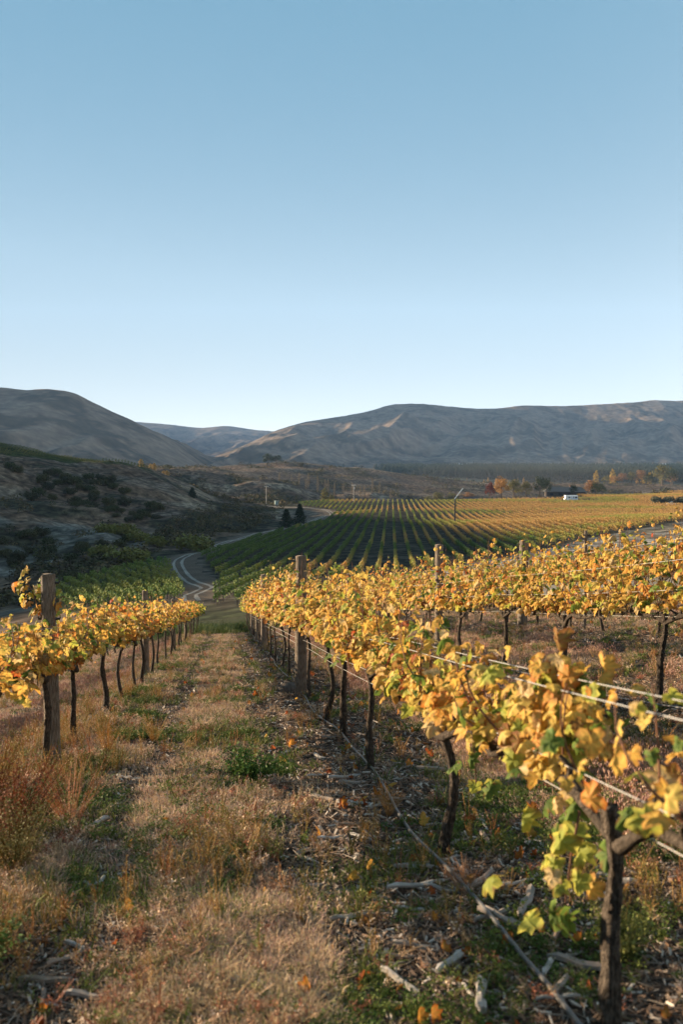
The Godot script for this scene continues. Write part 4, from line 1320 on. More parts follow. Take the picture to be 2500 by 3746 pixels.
func build_near_vines() -> void:
	make_leaf_shapes()
	var right := {"v": 1.12, "wire": 0.70, "rise": 0.26, "half": 1.1, "leaves": 540, "green": 0.12, "top": curve_of([[0, 1.05], [3, 1.12], [4.4, 1.24], [6.5, 1.46], [9.5, 1.68], [13, 1.86], [20, 2.0], [28, 2.15], [40, 1.9], [60, 1.7]]),
		"us": [0.45, 2.34, 4.36, 6.64, 8.2, 9.56, 11.9, 13.6, 15.28, 17.4, 19.6], "called": "in the row right of the lane",
		"extra": [[2.34, Vector3(0.76, -1.15, -2.7), Vector3(0.70, -1.52, -2.66), 20, 0.8], [2.34, Vector3(0.77, -1.15, -2.95), Vector3(0.76, -0.74, -3.05), 80, 0.06], [2.34, Vector3(0.68, -1.0, -3.0), Vector3(0.88, -0.85, -2.9), 60, 0.15], [4.36, Vector3(0.66, -1.45, -4.3), Vector3(0.68, -1.72, -4.25), 9, 0.7]]}
	var left := {"v": -1.5, "wire": 0.78, "rise": 0.07, "half": 1.0, "leaves": 620, "green": 0.15, "top": curve_of([[0, 1.22], [8, 1.27], [12, 1.42], [25, 1.45], [60, 1.45]]),
		"us": [-0.8, 1.2, 3.2, 5.4, 7.3, 8.84, 10.9, 12.7, 14.5, 15.6], "called": "in the row left of the lane",
		"extra": [[7.3, Vector3(-2.60, -1.45, -7.45), Vector3(-2.74, -1.1, -7.45), 34, 0.0], [7.3, Vector3(-2.48, -1.32, -7.4), Vector3(-2.28, -1.28, -7.3), 9, 0.35]]}
	var second := {"v": 3.8, "wire": 0.8, "half": 1.1, "leaves": 560, "green": 0.13, "top": curve_of([[0, 1.42], [8, 1.5], [12, 1.72], [16, 1.86], [60, 1.85]]), "us": [3.0, 5.1, 7.1, 9.3, 11.4, 13.7, 15.8, 18.0], "called": "in the second row right of the lane"}
	var third := {"v": 6.5, "wire": 0.88, "half": 1.1, "leaves": 500, "green": 0.1, "top": 1.72, "us": [10.0, 12.2, 14.1, 15.6, 17.4, 19.4], "called": "in the third row right of the lane"}
	var fourth := {"v": 9.2, "wire": 0.88, "half": 1.1, "leaves": 330, "green": 0.12, "top": 1.6, "us": [14.0, 16.2, 18.4, 20.6], "called": "in the fourth row right of the lane"}
	var fifth := {"v": 11.9, "wire": 0.88, "half": 1.1, "leaves": 300, "green": 0.12, "top": 1.6, "us": [19.0, 21.2], "called": "in the fifth row right of the lane"}
	var west := {"v": -4.4, "wire": 0.8, "half": 1.05, "leaves": 360, "green": 0.2, "top": 1.3, "us": [0.0, 2.1, 4.2, 6.3, 8.4, 10.5, 12.6, 14.7, 16.8], "called": "in the second row left of the lane"}
	var count := 0
	for row in [right, left, second, third, fourth, fifth, west]:
		var us: Array = row.us
		while us[-1] < (48.0 if absf(row.v) < 3.0 else 46.0):
			us.append(us[-1] + 2.05 + rng.randf_range(-0.12, 0.12))
		var k := 0
		for u in us:
			if not in_view(u, row.v) and not (row.v < 0.0 and u < 16.0):
				continue
			k += 1
			var look := "yellow leaved vine" if u > 5.0 or row.v < 0.0 else "gnarled yellow and green vine"
			if row.v < 0.0 and not in_view(u, row.v):
				look = "vine out of view"
			grape_vine(u, row.v, row, "%s %s, %s from the camera" % [look, row.called.replace(" row right of the lane", " right row").replace(" row left of the lane", " left row") if u < 4.0 else row.called, ordinal(k)])
			count += 1
	# posts
	wooden_post(7.64, -1.5, 1.65, 0.062, "weathered round post in the left row, standing clear of the leaves at the left edge")
	wooden_post(17.4, -1.58, 1.69, 0.06, "weathered post in the left row, second one along, its top above the leaves")
	wooden_post(26.0, -1.55, 1.55, 0.06, "weathered post in the left row, third one along")
	wooden_post(34.0, -1.55, 1.5, 0.06, "weathered post in the left row, fourth one along")
	wooden_post(12.2, 1.06, 2.02, 0.08, "tall thick post in the right row, nearest the camera, lit along its left side")
	wooden_post(25.1, 1.09, 2.2, 0.08, "post in the right row behind the tall thick one, its top showing above the leaves")
	wooden_post(31.0, 1.12, 2.0, 0.075, "post in the right row, third one along, its foot showing under the leaves")
	wooden_post(37.0, 1.12, 1.9, 0.075, "post in the right row, fourth one along, its foot showing under the leaves")
	wooden_post(15.1, 3.8, 1.98, 0.075, "post in the second right row rising clear above its leaves")
	wooden_post(26.5, 3.8, 1.86, 0.075, "post in the second right row whose square top just shows above the leaves")
	wooden_post(18.3, 6.5, 1.86, 0.1, "thick post in the third right row with its top above the leaves")
	wooden_post(22.9, 6.5, 1.5, 0.08, "post in the third right row seen only below the leaves")
	wooden_post(15.0, 6.5, 1.8, 0.03, "thin stake in the third right row rising above the leaves")
	wooden_post(31.0, 9.2, 1.7, 0.075, "post in the fourth right row behind the others")
	# wires
	for w in [[right, 0.71, 0.0, "lowest trellis wire of the right row, carrying the vine arms"], [right, 0.82, -0.04, "second trellis wire of the right row above the vine arms"], [right, 1.07, -0.07, "upper trellis wire of the right row, on the lane side of the posts"], [right, 1.08, 0.08, "upper trellis wire of the right row, on the far side of the posts"], [left, 0.8, 0.0, "lowest trellis wire of the left row, carrying the vine arms"], [left, 1.2, 0.06, "upper trellis wire of the left row on the lane side"], [left, 1.25, -0.07, "upper trellis wire of the left row on its far side"], [second, 0.8, 0.0, "lowest trellis wire of the second right row"], [second, 1.03, -0.08, "middle trellis wire of the second right row across its leaves"], [second, 1.28, -0.08, "top trellis wire of the second right row across its leaves"], [third, 0.88, 0.0, "lowest trellis wire of the third right row"], [third, 1.4, -0.08, "top trellis wire of the third right row"]]:
		wire(w[0], w[1], w[2], w[3], 0.3 if w[0].v < 2.0 else 3.5, 40.0)
	drip_hose(1.08, 1.2, 38.0, "black drip hose lying on the ground under the right row")
	drip_hose(-1.62, 3.0, 40.0, "black drip hose lying on the ground under the left row")
	drip_hose(3.72, 4.0, 40.0, "black drip hose lying on the ground under the second right row")
	# headland vines in the shade at the lower end of the rows
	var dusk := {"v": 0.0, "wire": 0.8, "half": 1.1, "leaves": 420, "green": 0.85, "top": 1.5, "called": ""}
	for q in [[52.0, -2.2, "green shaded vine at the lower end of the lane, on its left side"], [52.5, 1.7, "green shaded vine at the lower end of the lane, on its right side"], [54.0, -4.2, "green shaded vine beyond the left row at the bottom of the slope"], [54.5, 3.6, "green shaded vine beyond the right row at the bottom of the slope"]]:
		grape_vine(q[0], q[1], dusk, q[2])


# ---------------------------------------------------------------- ground cover

func blade_tuft(seed_: int, blades: int, high: float, spread: float, wide: float) -> ArrayMesh:
	var r := RandomNumberGenerator.new()
	r.seed = seed_
	var mb := Mb.new()
	for k in blades:
		var a := r.randf() * TAU
		var d := Vector3(cos(a), 0, sin(a))
		var p := d * spread * sqrt(r.randf()) * 0.5
		var h := high * r.randf_range(0.35, 1.15)
		var out := d * h * r.randf_range(0.2, 1.5) + Vector3(r.randfn(), 0, r.randfn()) * 0.35 * h
		var s := Vector3(-d.z, 0, d.x).rotated(Vector3.UP, r.randf_range(-0.9, 0.9)) * wide * r.randf_range(0.35, 0.65)
		var g := r.randf_range(0.5, 1.15)
		if r.randf() < 0.1:
			g *= 0.5
		var c := Color(g, g * r.randf_range(0.86, 1.08), g * r.randf_range(0.75, 1.05))
		var m := p + out * 0.35 + Vector3(0, h * 0.6, 0)
		var e := p + out + Vector3(0, h * r.randf_range(0.5, 1.0), 0)
		var i := mb.point(p - s - Vector3(0, 0.01, 0), c * 0.9)
		mb.point(p + s - Vector3(0, 0.01, 0), c * 0.9)
		mb.point(m - s * 0.8, c)
		mb.point(m + s * 0.8, c)
		mb.point(e, c)
		mb.tri(i, i + 2, i + 1)
		mb.tri(i + 1, i + 2, i + 3)
		mb.tri(i + 2, i + 4, i + 3)
	return mb.mesh(M.blade)


func weed_mesh(seed_: int, stems: int, high: float, spread: float, leaf: float, per: int, twig: Color) -> ArrayMesh:
	var r := RandomNumberGenerator.new()
	r.seed = seed_
	var mb := Mb.new()
	for k in stems:
		var a := r.randf() * TAU
		var d := Vector3(cos(a), 0, sin(a)) * spread * sqrt(r.randf())
		var h := high * r.randf_range(0.5, 1.05)
		var p := [d * 0.15, d * 0.5 + Vector3(0, h * 0.5, 0), d + Vector3(0, h, 0) + Vector3(r.randfn(), 0, r.randfn()) * 0.03]
		for q in 2:
			var s := Vector3(0.0022, 0, 0).rotated(Vector3.UP, a)
			mb.quad(p[q] - s, p[q + 1] - s * 0.6, p[q + 1] + s * 0.6, p[q] + s, twig)
		for q in per:
			var f := pow(r.randf(), 0.7)
			var at: Vector3 = p[0].lerp(p[1], f * 2.0) if f < 0.5 else p[1].lerp(p[2], f * 2.0 - 1.0)
			at += Vector3(r.randfn(), r.randfn(), r.randfn()) * leaf * 0.6
			var nrm := Vector3(r.randfn(), r.randfn() + 0.5, r.randfn()).normalized()
			var t := nrm.cross(Vector3(r.randfn(), r.randfn(), r.randfn())).normalized() * leaf * r.randf_range(0.5, 1.1) * 0.5
			var w := nrm.cross(t) * r.randf_range(0.35, 0.7)
			var g := r.randf_range(0.75, 1.15)
			mb.quad(at - t, at - w, at + t, at + w, Color(g, g * r.randf_range(0.88, 1.05), g))
	return mb.mesh(M.blade)


# pinkish fuzzy clover heads on short stems
func head_cluster(seed_: int, heads: int) -> ArrayMesh:
	var r := RandomNumberGenerator.new()
	r.seed = seed_
	var mb := Mb.new()
	for k in heads:
		var p := Vector3(r.randf_range(-0.09, 0.09), 0, r.randf_range(-0.09, 0.09))
		var h := r.randf_range(0.06, 0.14)
		var e := p + Vector3(r.randfn() * 0.02, h, r.randfn() * 0.02)
		var s := Vector3(0.0012, 0, 0.0008)
		mb.quad(p - s, e - s, e + s, p + s, Color(0.55, 0.5, 0.42))
		var g := r.randf_range(0.8, 1.15)
		var first := mb.v.size()
		for j in 4:
			var y := -0.010 + 0.0075 * j
			var w: float = [0.004, 0.0062, 0.0056, 0.0025][j]
			for q in 5:
				mb.point(e + Vector3(cos(q * TAU / 5.0) * w, y, sin(q * TAU / 5.0) * w), Color(g, g * 0.96, g * 0.94))
		for j in 3:
			for q in 5:
				var a := first + j * 5 + q
				var b := first + j * 5 + (q + 1) % 5
				mb.tri(a, a + 5, b)
				mb.tri(b, a + 5, b + 5)
	return mb.mesh(M.blade)


func chip_mesh(seed_: int) -> ArrayMesh:
	var r := RandomNumberGenerator.new()
	r.seed = seed_
	var mb := Mb.new()
	var p := []
	for k in 8:
		p.append(Vector3((0.5 if k & 1 else -0.5) * r.randf_range(0.5, 1.0), (0.06 if k & 2 else -0.06) * r.randf_range(0.5, 1.2), (0.1 if k & 4 else -0.1) * r.randf_range(0.35, 1.1)))
	for f in [[0, 1, 3, 2], [5, 4, 6, 7], [4, 0, 2, 6], [1, 5, 7, 3], [2, 3, 7, 6], [4, 5, 1, 0]]:
		var g := r.randf_range(0.8, 1.1)
		mb.quad(p[f[3]], p[f[2]], p[f[1]], p[f[0]], Color(g, g, g))
	return mb.mesh(M.chip)


func strew(called: String, label: String, category: String, meshes: Array, count: int, u0: float, u1: float, chance: Callable, size: Vector2, tint: Callable, tilt := 0.15, lift := 0.0, squash := Vector2(0.8, 1.2)) -> void:
	var places := []
	var tints := []
	for m in meshes:
		places.append([])
		tints.append([])
	var made := 0
	var tries := 0
	while made < count and tries < count * 20:
		tries += 1
		var u := u0 * pow(u1 / u0, rng.randf())
		var v := rng.randf_range(-1.0, 1.0) * (0.44 * u + 0.9) + 0.13 * u * 0.5
		if not in_view(u, v) or rng.randf() > clampf(u / 4.0, 0.3, 1.0):
			continue
		if rng.randf() > chance.call(u, v):
			continue
		var p := ground_at(u, v)
		var s := rng.randf_range(size.x, size.y) * (1.0 + 0.022 * u) * clampf(0.35 + u * 0.13, 0.6, 1.0)
		var b := Basis.from_euler(Vector3(rng.randfn() * tilt, rng.randf() * TAU, rng.randfn() * tilt)).scaled_local(Vector3(s, s * rng.randf_range(squash.x, squash.y), s))
		var k := rng.randi() % meshes.size()
		places[k].append(Transform3D(b, p + Vector3(0, lift * s, 0)))
		tints[k].append(tint.call(u, v))
		made += 1
	for k in meshes.size():
		if places[k].size():
			tag(many(called, meshes[k], places[k], tints[k]), label, category, called)


func band(v: float, at: float, w: float) -> float:
	return exp(-pow((v - at) / w, 2.0))


func mulched(v: float) -> float:
	return clampf(smooth(0.14, 0.36, v) * (1.0 - smooth(1.7, 2.1, v)) + 0.95 * smooth(-0.98, -0.82, v) * (1.0 - smooth(-0.55, -0.38, v)) + 0.8 * band(v, 3.8, 0.6) + 0.8 * band(v, 6.5, 0.6), 0.0, 1.0)


func meadow(u: float, v: float) -> float:   # patches that repeat nowhere, -0.6 .. 0.6
	var p := from_uv(u, v)
	return crumb.get_noise_2d(p.x * 0.55 + 40.0, p.y * 0.55) + 0.4 * crumb.get_noise_2d(p.x * 1.9, p.y * 1.9 + 30.0)


func build_ground_cover() -> void:
	var dry := [blade_tuft(1, 36, 0.036, 0.17, 0.0034), blade_tuft(2, 28, 0.055, 0.15, 0.003), blade_tuft(3, 40, 0.024, 0.2, 0.0036)]
	strew("dry_grass", "tan and pinkish dry grass of the lane and between the rows", "grass", dry, 34000, 1.7, 56.0,
		func(u, v): return clampf((1.0 - mulched(v + 0.12 * sin(u * 1.3) * smooth(1.0, 4.0, u))) * (0.42 + 3.0 * meadow(u * 1.5, v * 1.5)) + 0.12 * smooth(0.1, 0.3, meadow(u + 31.0, v)), 0.0, 1.0),
		Vector2(0.6, 1.25),
		func(u, v): return Color(0.60, 0.45, 0.30).lerp(Color(0.60, 0.385, 0.30), clampf(rng.randf() * 0.7 + (0.4 if v > 1.6 or v < -1.8 else 0.0), 0, 1)).lerp(Color(0.36, 0.33, 0.15), 0.6 * smooth(0.0, 0.3, -meadow(u, v)) * rng.randf()))
	var fresh := [blade_tuft(4, 24, 0.06, 0.13, 0.005), blade_tuft(5, 18, 0.11, 0.10, 0.0048)]
	strew("green_grass", "green grass tufts among the mulch and at the lane edges", "grass", fresh, 3600, 1.7, 60.0,
		func(u, v): return clampf(0.004 + smooth(0.2, 0.36, -meadow(u * 1.6 + 7.0, v * 1.6)) * (0.35 + 0.3 * band(v, 0.6, 0.4) + 0.5 * band(v, -1.5, 0.7)) + 0.5 * smooth(42.0, 48.0, u), 0.0, 1.0) * 0.8,
		Vector2(0.55, 1.2),
		func(_u, _v): return Color(0.085, 0.13, 0.03).lerp(Color(0.20, 0.21, 0.055), pow(rng.randf(), 1.4)))
	strew("green_grass", "dark green grass where the lane ends below the rows", "grass", fresh, 2600, 38.0, 62.0,
		func(u, v): return clampf(smooth(40.0, 45.0, u) * (1.0 - smooth(3.0, 6.0, absf(v + 0.3))), 0.0, 1.0), Vector2(1.2, 2.2),
		func(_u, _v): return Color(0.05, 0.085, 0.025).lerp(Color(0.11, 0.13, 0.04), rng.randf()))
	var low := [weed_mesh(11, 16, 0.04, 0.10, 0.020, 5, Color(0.6, 0.6, 0.4)), weed_mesh(12, 12, 0.06, 0.08, 0.019, 6, Color(0.6, 0.6, 0.4))]
	strew("low_weeds", "low green clover and weeds creeping over the soil", "weeds", low, 5000, 1.7, 50.0,
		func(u, v): return clampf(smooth(0.14, 0.34, meadow(u * 1.7 + 21.0, v * 1.7)) * (0.35 + 0.35 * band(v, 0.35, 0.2) + 0.9 * band(v, -1.3, 0.5)) * (1.0 - 0.55 * mulched(v)) - 0.02, 0.0, 1.0),
		Vector2(0.5, 1.15),
		func(_u, _v): return Color(0.065, 0.115, 0.025).lerp(Color(0.16, 0.19, 0.045), pow(rng.randf(), 1.3)))
	var mixed := [weed_mesh(15, 9, 0.05, 0.07, 0.016, 7, Color(0.7, 0.6, 0.5)), weed_mesh(16, 7, 0.08, 0.06, 0.014, 9, Color(0.7, 0.6, 0.5))]
	strew("small_weeds", "small brown, reddish and green weeds among the dry grass", "weeds", mixed, 9000, 1.7, 30.0,
		func(u, v): return clampf((1.0 - 0.88 * mulched(v)) * (0.55 + 1.6 * meadow(u * 2.0 + 5.0, v * 2.0)), 0.0, 1.0), Vector2(0.6, 1.25),
		func(_u, _v): return [Color(0.36, 0.22, 0.14), Color(0.34, 0.14, 0.085), Color(0.12, 0.16, 0.04), Color(0.42, 0.30, 0.18), Color(0.20, 0.20, 0.065), Color(0.60, 0.45, 0.33)][rng.randi() % 6] * rng.randf_range(0.8, 1.15))
	var tall := [weed_mesh(13, 8, 0.17, 0.08, 0.013, 15, Color(0.7, 0.55, 0.4)), weed_mesh(14, 6, 0.26, 0.06, 0.011, 20, Color(0.7, 0.55, 0.4))]
	strew("tall_weeds", "taller brown and straw coloured weeds gone to seed", "weeds", tall, 1500, 1.8, 45.0,
		func(u, v): return clampf(smooth(0.0, 0.3, meadow(u + 61.0, v)) * (0.1 + band(v, -1.6, 0.5) + 0.7 * band(v, 2.5, 0.6) + 0.3 * band(v, -0.1, 0.2)), 0.0, 1.0),
		Vector2(0.5, 1.1),
		func(_u, _v): return Color(0.36, 0.25, 0.09).lerp([Color(0.34, 0.15, 0.08), Color(0.14, 0.16, 0.05), Color(0.42, 0.30, 0.14)][rng.randi() % 3], rng.randf()))
	var heads := [head_cluster(21, 14), head_cluster(22, 18)]
	strew("clover_heads", "pinkish fuzzy dry clover heads in the grass", "weeds", heads, 3600, 1.7, 40.0,
		func(u, v): return clampf((band(v, 2.5, 0.9) + band(v, -2.7, 0.9) + 0.12 * band(v, 0.0, 0.5) + 0.5 * band(v, 5.2, 0.8)) * (0.5 + 1.6 * meadow(u + 13.0, v)) - 0.22 - 0.6 * mulched(v), 0.0, 1.0),
		Vector2(0.5, 0.85),
		func(_u, _v): return Color(0.46, 0.30, 0.22).lerp(Color(0.42, 0.24, 0.19), rng.randf()))
	var chips := [chip_mesh(31), chip_mesh(32), chip_mesh(33), chip_mesh(34)]
	strew("wood_chips", "small grey and brown wood chips of the mulch", "mulch", chips, 40000, 1.7, 36.0,
		func(_u, v): return clampf(mulched(v) * 0.95 + 0.08, 0.0, 1.0),
		Vector2(0.02, 0.075),
		func(_u, _v): return Color(0.13, 0.088, 0.064).lerp([Color(0.58, 0.50, 0.42), Color(0.07, 0.046, 0.033), Color(0.26, 0.16, 0.10), Color(0.12, 0.078, 0.055)][rng.randi() % 4], rng.randf()), 0.35, 0.12, Vector2(0.7, 1.4))
	# thin twigs and straw lying about
	var straw := Mb.new()
	straw.tube([Vector3(-0.5, 0, 0), Vector3(-0.1, 0.03, 0.03), Vector3(0.2, 0.02, -0.02), Vector3(0.5, 0, 0.02)], [0.012, 0.014, 0.012, 0.008], 5, Color.WHITE)
	strew("twigs", "thin dry twigs and prunings lying on the mulch", "twigs", [straw.mesh(M.chip, true)], 16000, 1.7, 30.0,
		func(_u, v): return clampf(mulched(v) + 0.35, 0.0, 1.0), Vector2(0.05, 0.19),
		func(_u, _v): return Color(0.10, 0.068, 0.05).lerp(Color(0.36, 0.30, 0.24), pow(rng.randf(), 1.5)), 0.12, 0.02)
	var fallen := []
	for h in [0, 4, 5, 6]:
		fallen.append(leaf_mesh(h % 4, h))
	strew("fallen_leaves", "fallen vine leaves scattered on the ground", "leaves", fallen, 380, 1.7, 40.0,
		func(_u, v): return clampf(0.25 + mulched(v), 0.0, 1.0), Vector2(0.04, 0.075),
		func(_u, _v): return Color(0.6, 0.48, 0.45).lerp(Color.WHITE, rng.randf()), 0.5, 0.2)


func big_weed(called: String, u: float, v: float, mesh: ArrayMesh, size: Vector3, tint: Color, label: String) -> void:
	var o := base(called, ground_at(u, v), rng.randf() * TAU)
	var mm := many("stems_and_leaves", mesh, [Transform3D(Basis.from_scale(size), Vector3.ZERO)], [tint], o)
	mm.set_meta("kind", "stuff")
	tag(o, label, "weed")


func build_ground_things() -> void:
	var fluffy := weed_mesh(41, 130, 0.5, 0.36, 0.02, 26, Color(0.5, 0.35, 0.25))
	var dense := weed_mesh(42, 70, 0.26, 0.26, 0.030, 26, Color(0.4, 0.5, 0.3))
	var airy := weed_mesh(43, 70, 0.55, 0.30, 0.012, 34, Color(0.7, 0.5, 0.35))
	big_weed("weed_bush", 6.7, 0.2, dense, Vector3(1.15, 0.95, 1.15), Color(0.085, 0.15, 0.03), "lush green bushy weed in the lane beside the mulch of the right row")
	big_weed("weed_bush", 5.1, -1.25, fluffy, Vector3(1.1, 1.0, 1.1), Color(0.26, 0.10, 0.05), "big reddish brown dry weed bush at the left edge below the first post")
	big_weed("weed_bush", 5.5, -1.5, fluffy, Vector3(0.9, 1.15, 0.9), Color(0.22, 0.17, 0.05), "yellowish green weed bush at the left edge behind the reddish one")
	big_weed("weed_bush", 4.6, -1.1, fluffy, Vector3(0.8, 0.75, 0.8), Color(0.17, 0.15, 0.05), "olive green weed bush at the left edge before the reddish one")
	big_weed("weed_bush", 5.6, -1.0, airy, Vector3(1.0, 0.8, 1.0), Color(0.40, 0.22, 0.13), "airy dry weed with branching brown stems right of the reddish bush")
	big_weed("weed_bush", 8.1, -1.1, airy, Vector3(0.6, 0.75, 0.6), Color(0.44, 0.27, 0.09), "golden dry weed just right of the first left post")
	big_weed("weed_bush", 9.0, -0.75, airy, Vector3(0.55, 0.6, 0.55), Color(0.44, 0.30, 0.11), "golden dry weed further right of the first left post")
	big_weed("weed_bush", 3.4, -1.0, dense, Vector3(0.9, 0.55, 0.9), Color(0.08, 0.13, 0.03), "low green weed patch at the left edge of the picture")
	big_weed("weed_bush", 2.8, -0.95, fluffy, Vector3(0.6, 0.6, 0.6), Color(0.20, 0.17, 0.05), "small yellow green weed at the lower left edge")
	big_weed("weed_bush", 2.9, 1.42, dense, Vector3(0.6, 0.75, 0.6), Color(0.17, 0.18, 0.05), "small pale green weed at the foot of the nearest right vine")
	big_weed("weed_bush", 5.2, 1.0, airy, Vector3(0.35, 0.4, 0.35), Color(0.44, 0.28, 0.10), "small golden weed beside the second vine of the right row")
	big_weed("weed_bush", 3.75, 1.08, airy, Vector3(0.45, 0.3, 0.45), Color(0.34, 0.22, 0.14), "tangle of fine dry stems lying over the drip hose")
	# pieces of bark and prunings large enough to be told apart
	var places := [[3.87, 1.2, 0.20, 0.9, "short thick grey chunk of bark beside the drip hose"], [3.5, 1.28, 0.42, 1.25, "long split grey stick right of the thick chunk"], [3.36, 1.12, 0.24, 2.3, "broad pale slab of bark near the drip hose"], [4.13, 0.35, 0.26, 0.5, "forked grey stick on the lane side of the mulch"], [6.25, 1.69, 0.55, 3.0, "long grey plank lying behind the right row"], [3.9, 0.9, 0.35, 0.4, "thin bent stick left of the drip hose"], [2.75, 0.85, 0.26, 1.45, "flat grey bark strip at the bottom of the picture"], [3.25, 0.75, 0.2, 2.9, "small pale bark strip left of the drip hose near the bottom"], [3.0, 0.62, 0.22, 2.2, "brownish bark strip near the bottom edge"], [4.9, 0.62, 0.22, 0.2, "grey bark piece at the edge of the lane"], [3.6, -0.62, 0.28, 2.7, "grey stick in the left wheel track"], [3.1, -0.5, 0.3, 2.9, "pale grey stick at the lower left in the wheel track"], [2.75, -0.55, 0.2, 3.1, "short grey stick at the lower left corner"], [6.4, 0.9, 0.3, 0.3, "grey stick left of the third right vine"], [8.6, 0.75, 0.35, 0.15, "long grey stick in the mulch before the tall post"], [10.8, 0.5, 0.4, 0.1, "grey stick in the mulch near the foot of the tall post"], [9.6, -1.2, 0.35, 0.5, "leaning grey stick beside the second left vine trunk"], [5.6, 0.85, 0.3, 2.6, "pale bark strip between second and third right vines"]]
	var n := 0
	for q in places:
		wood_piece(q[0], q[1], q[2] * (1.0 if q[1] > 0.0 else 0.7), q[3], q[4], "")
	for k in 70:
		var u := 2.3 * pow(3.6, rng.randf())
		var v := 1.1 + rng.randfn() * 0.4
		if rng.randf() < 0.2:
			v = -0.75 + rng.randfn() * 0.15
		if in_view(u, v):
			wood_piece(u, v, rng.randf_range(0.09, 0.26), rng.randf() * PI, "weathered wood chip lying on the ground under the near vines", "wood chips on the mulch")
	# stone at the foot of the tall post
	var o := base("stone", ground_at(12.84, 0.93) + Vector3(0, 0.05, 0))
	var mb := Mb.new()
	var sp := SphereMesh.new()
	sp.radial_segments = 16
	sp.rings = 9
	var arr := sp.get_mesh_arrays()
	for p in arr[Mesh.ARRAY_VERTEX]:
		var d: Vector3 = p * 2.0
		mb.point(d * Vector3(0.16, 0.13, 0.14) * (1.0 + 0.35 * crumb.get_noise_3d(d.x * 3.0, d.y * 3.0, d.z * 3.0)), Color(0.2, 0.18, 0.16), d)
	mb.i = arr[Mesh.ARRAY_INDEX]
	put("stone_body", mb.mesh(M.post_wood, true), o)
	tag(o, "grey rounded stone at the foot of the tall thick post", "stone")


func wood_piece(u: float, v: float, long: float, turn: float, label: String, group: String) -> void:
	var r := RandomNumberGenerator.new()
	r.seed = int(u * 1000.0 + v * 77.0)
	var wide := long * r.randf_range(0.07, 0.16)
	if long > 0.3:
		wide = r.randf_range(0.025, 0.045)
	var mb := Mb.new()
	var n := 7
	var grey := Color(0.29, 0.25, 0.215).lerp([Color(0.25, 0.165, 0.11), Color(0.38, 0.35, 0.32), Color(0.16, 0.12, 0.095)][r.randi() % 3], r.randf())
	var rings := []
	for k in n:
		var f := float(k) / (n - 1) - 0.5
		var w := wide * (0.5 if k == 0 or k == n - 1 else 1.0) * r.randf_range(0.75, 1.15)
		var c := Vector3(long * f, 0.35 * wide + 0.004 * sin(k * 1.7), 0.14 * wide * sin(k * 1.1 + u))
		rings.append([c + Vector3(0, -wide * 0.3, -w * 0.5), c + Vector3(0, wide * r.randf_range(0.1, 0.3), -w * 0.4), c + Vector3(0, wide * r.randf_range(0.25, 0.5), w * 0.1), c + Vector3(0, wide * 0.1, w * 0.5), c + Vector3(0, -wide * 0.3, w * 0.4)])
	for k in n - 1:
		for q in 5:
			mb.quad(rings[k][q], rings[k][(q + 1) % 5], rings[k + 1][(q + 1) % 5], rings[k + 1][q], grey * r.randf_range(0.75, 1.1))
	for e in [0, n - 1]:
		var c: Array = rings[e]
		mb.quad(c[0], c[1], c[2], c[3], grey * 0.8)
		mb.quad(c[0], c[3], c[4], c[0], grey * 0.8)
	var p := ground_at(u, v)
	var ahead := ground_at(u + 0.1, v)
	var o := base("wood_piece", p + Vector3(0, 0.012, 0), turn)
	o.rotation.z = atan2(ahead.y - p.y, 0.1) * sin(turn) * 0.8 + r.randf_range(-0.08, 0.08)
	put("bark_slab", mb.mesh(M.chip), o)
	tag(o, label, "wood piece", group)


# ---------------------------------------------------------------- the place

func sky_image() -> ImageTexture:
	var w := 512
	var h := 256
	var im := Image.create(w, h, false, Image.FORMAT_RGBF)
	var sun := Vector3(sin(deg_to_rad(SUN_AZ)) * cos(deg_to_rad(SUN_EL)), sin(deg_to_rad(SUN_EL)), -cos(deg_to_rad(SUN_AZ)) * cos(deg_to_rad(SUN_EL)))
	for j in h:
		var el := (0.5 - (j + 0.5) / h) * PI
		var e := maxf(rad_to_deg(el), 0.0)
		for i in w:
			var az := ((i + 0.5) / w - 0.5) * TAU
			var d := Vector3(sin(az) * cos(el), sin(el), -cos(az) * cos(el))
			# paler towards the sun, deeper blue away from it
			var apart := rad_to_deg(d.angle_to(sun))
			var t := smoothstep(0.0, 1.0, clampf((100.0 - apart) / 66.0, 0.0, 1.0))
			var away := Color(0.095, 0.280, 0.425).lerp(Color(1.35, 1.42, 1.34), exp(-e / 7.5))
			var near := Color(0.315, 0.505, 0.645).lerp(Color(4.1, 3.6, 2.85), exp(-e / 7.5))
			var c := away.lerp(near, t)
			c = c.lerp(Color(1.5, 1.35, 1.1), 0.6 * exp(-apart / 14.0)) / 4.4
			c.a = 1.0
			im.set_pixel(i, j, c)
	return ImageTexture.create_from_image(im)


const SUN_AZ := -66.0    # degrees right of straight ahead
const SUN_EL := 11.5


# sunlit dust hanging over the valley floor at the right
func dust() -> void:
	var f := FogVolume.new()
	f.name = "dust_haze"
	f.shape = RenderingServer.FOG_VOLUME_SHAPE_ELLIPSOID
	f.size = Vector3(360, 64, 420)
	f.position = Vector3(225, -42, -980)
	var m := FogMaterial.new()
	m.albedo = Color(0.92, 0.86, 0.78)
	m.density = 0.0001
	f.material = m
	add_child(f)
	tag(f, "sunlit dusty haze hanging over the right side of the valley", "haze", "", "stuff")


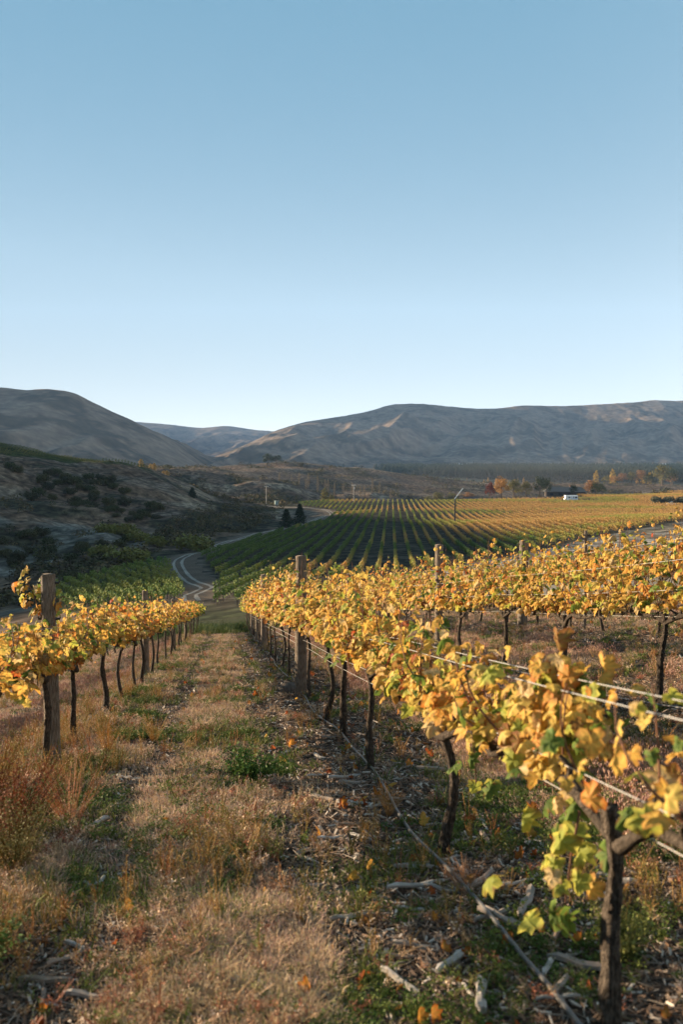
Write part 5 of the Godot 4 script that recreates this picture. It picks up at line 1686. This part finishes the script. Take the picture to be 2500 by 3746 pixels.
func _ready() -> void:
	rng.seed = 20
	# camera
	var cam := Camera3D.new()
	cam.name = "camera"
	var lens := CameraAttributesPhysical.new()
	lens.frustum_focal_length = 20.43
	lens.frustum_focus_distance = 16.0
	lens.frustum_near = 0.1
	lens.frustum_far = 20000.0
	lens.exposure_aperture = 2.1
	cam.attributes = lens
	cam.fov = 60.87
	cam.near = 0.1
	cam.far = 20000.0
	cam.rotation_degrees.x = -4.13
	add_child(cam)
	# sky
	var env := Environment.new()
	env.background_mode = Environment.BG_SKY
	env.sky = Sky.new()
	var panorama := PanoramaSkyMaterial.new()
	panorama.panorama = sky_image()
	env.sky.sky_material = panorama
	env.tonemap_mode = Environment.TONE_MAPPER_LINEAR
	env.tonemap_exposure = 4.8
	env.sdfgi_enabled = true
	env.ssao_enabled = true
	env.ssil_enabled = true
	env.fog_enabled = true
	env.fog_density = 0.000055
	env.volumetric_fog_enabled = true
	env.volumetric_fog_density = 0.0
	env.fog_light_color = Color(0.62, 0.77, 0.97)
	var around := WorldEnvironment.new()
	around.name = "environment"
	around.environment = env
	add_child(around)
	# low sun, left and ahead of the camera
	var sun := DirectionalLight3D.new()
	sun.name = "sun"
	sun.rotation_degrees = Vector3(-SUN_EL, 180.0 - SUN_AZ, 0)
	sun.light_energy = 1.6
	sun.light_color = Color(1.0, 0.90, 0.76)
	sun.light_angular_distance = 0.6
	sun.shadow_enabled = true
	add_child(sun)

	rough.seed = 3
	rough.frequency = 0.016
	rough.fractal_octaves = 5
	patch.seed = 4
	patch.frequency = 0.011
	patch.fractal_octaves = 4
	crumb.seed = 5
	crumb.frequency = 0.55
	crumb.fractal_octaves = 4
	ridged.seed = 6
	ridged.frequency = 0.009
	ridged.fractal_type = FastNoiseLite.FRACTAL_RIDGED
	ridged.fractal_octaves = 4
	make_materials()
	solve_land()
	build_land()
	ribbon("track", "bare brown earth on both sides of the winding gravel track", TRACK, 7.5, 0.045, Color(0.20, 0.155, 0.12), 0.0)
	ribbon("track", "pale left wheel rut of the winding gravel track", TRACK, 0.5, 0.10, Color(0.50, 0.46, 0.41), -0.7)
	ribbon("track", "pale right wheel rut of the winding gravel track", TRACK, 0.5, 0.10, Color(0.50, 0.46, 0.41), 0.7)
	build_mountains()
	build_vineyards()
	build_plants_of_the_valley()
	build_valley_things()
	dust()
	build_near_vines()
	build_ground_cover()
	build_ground_things()
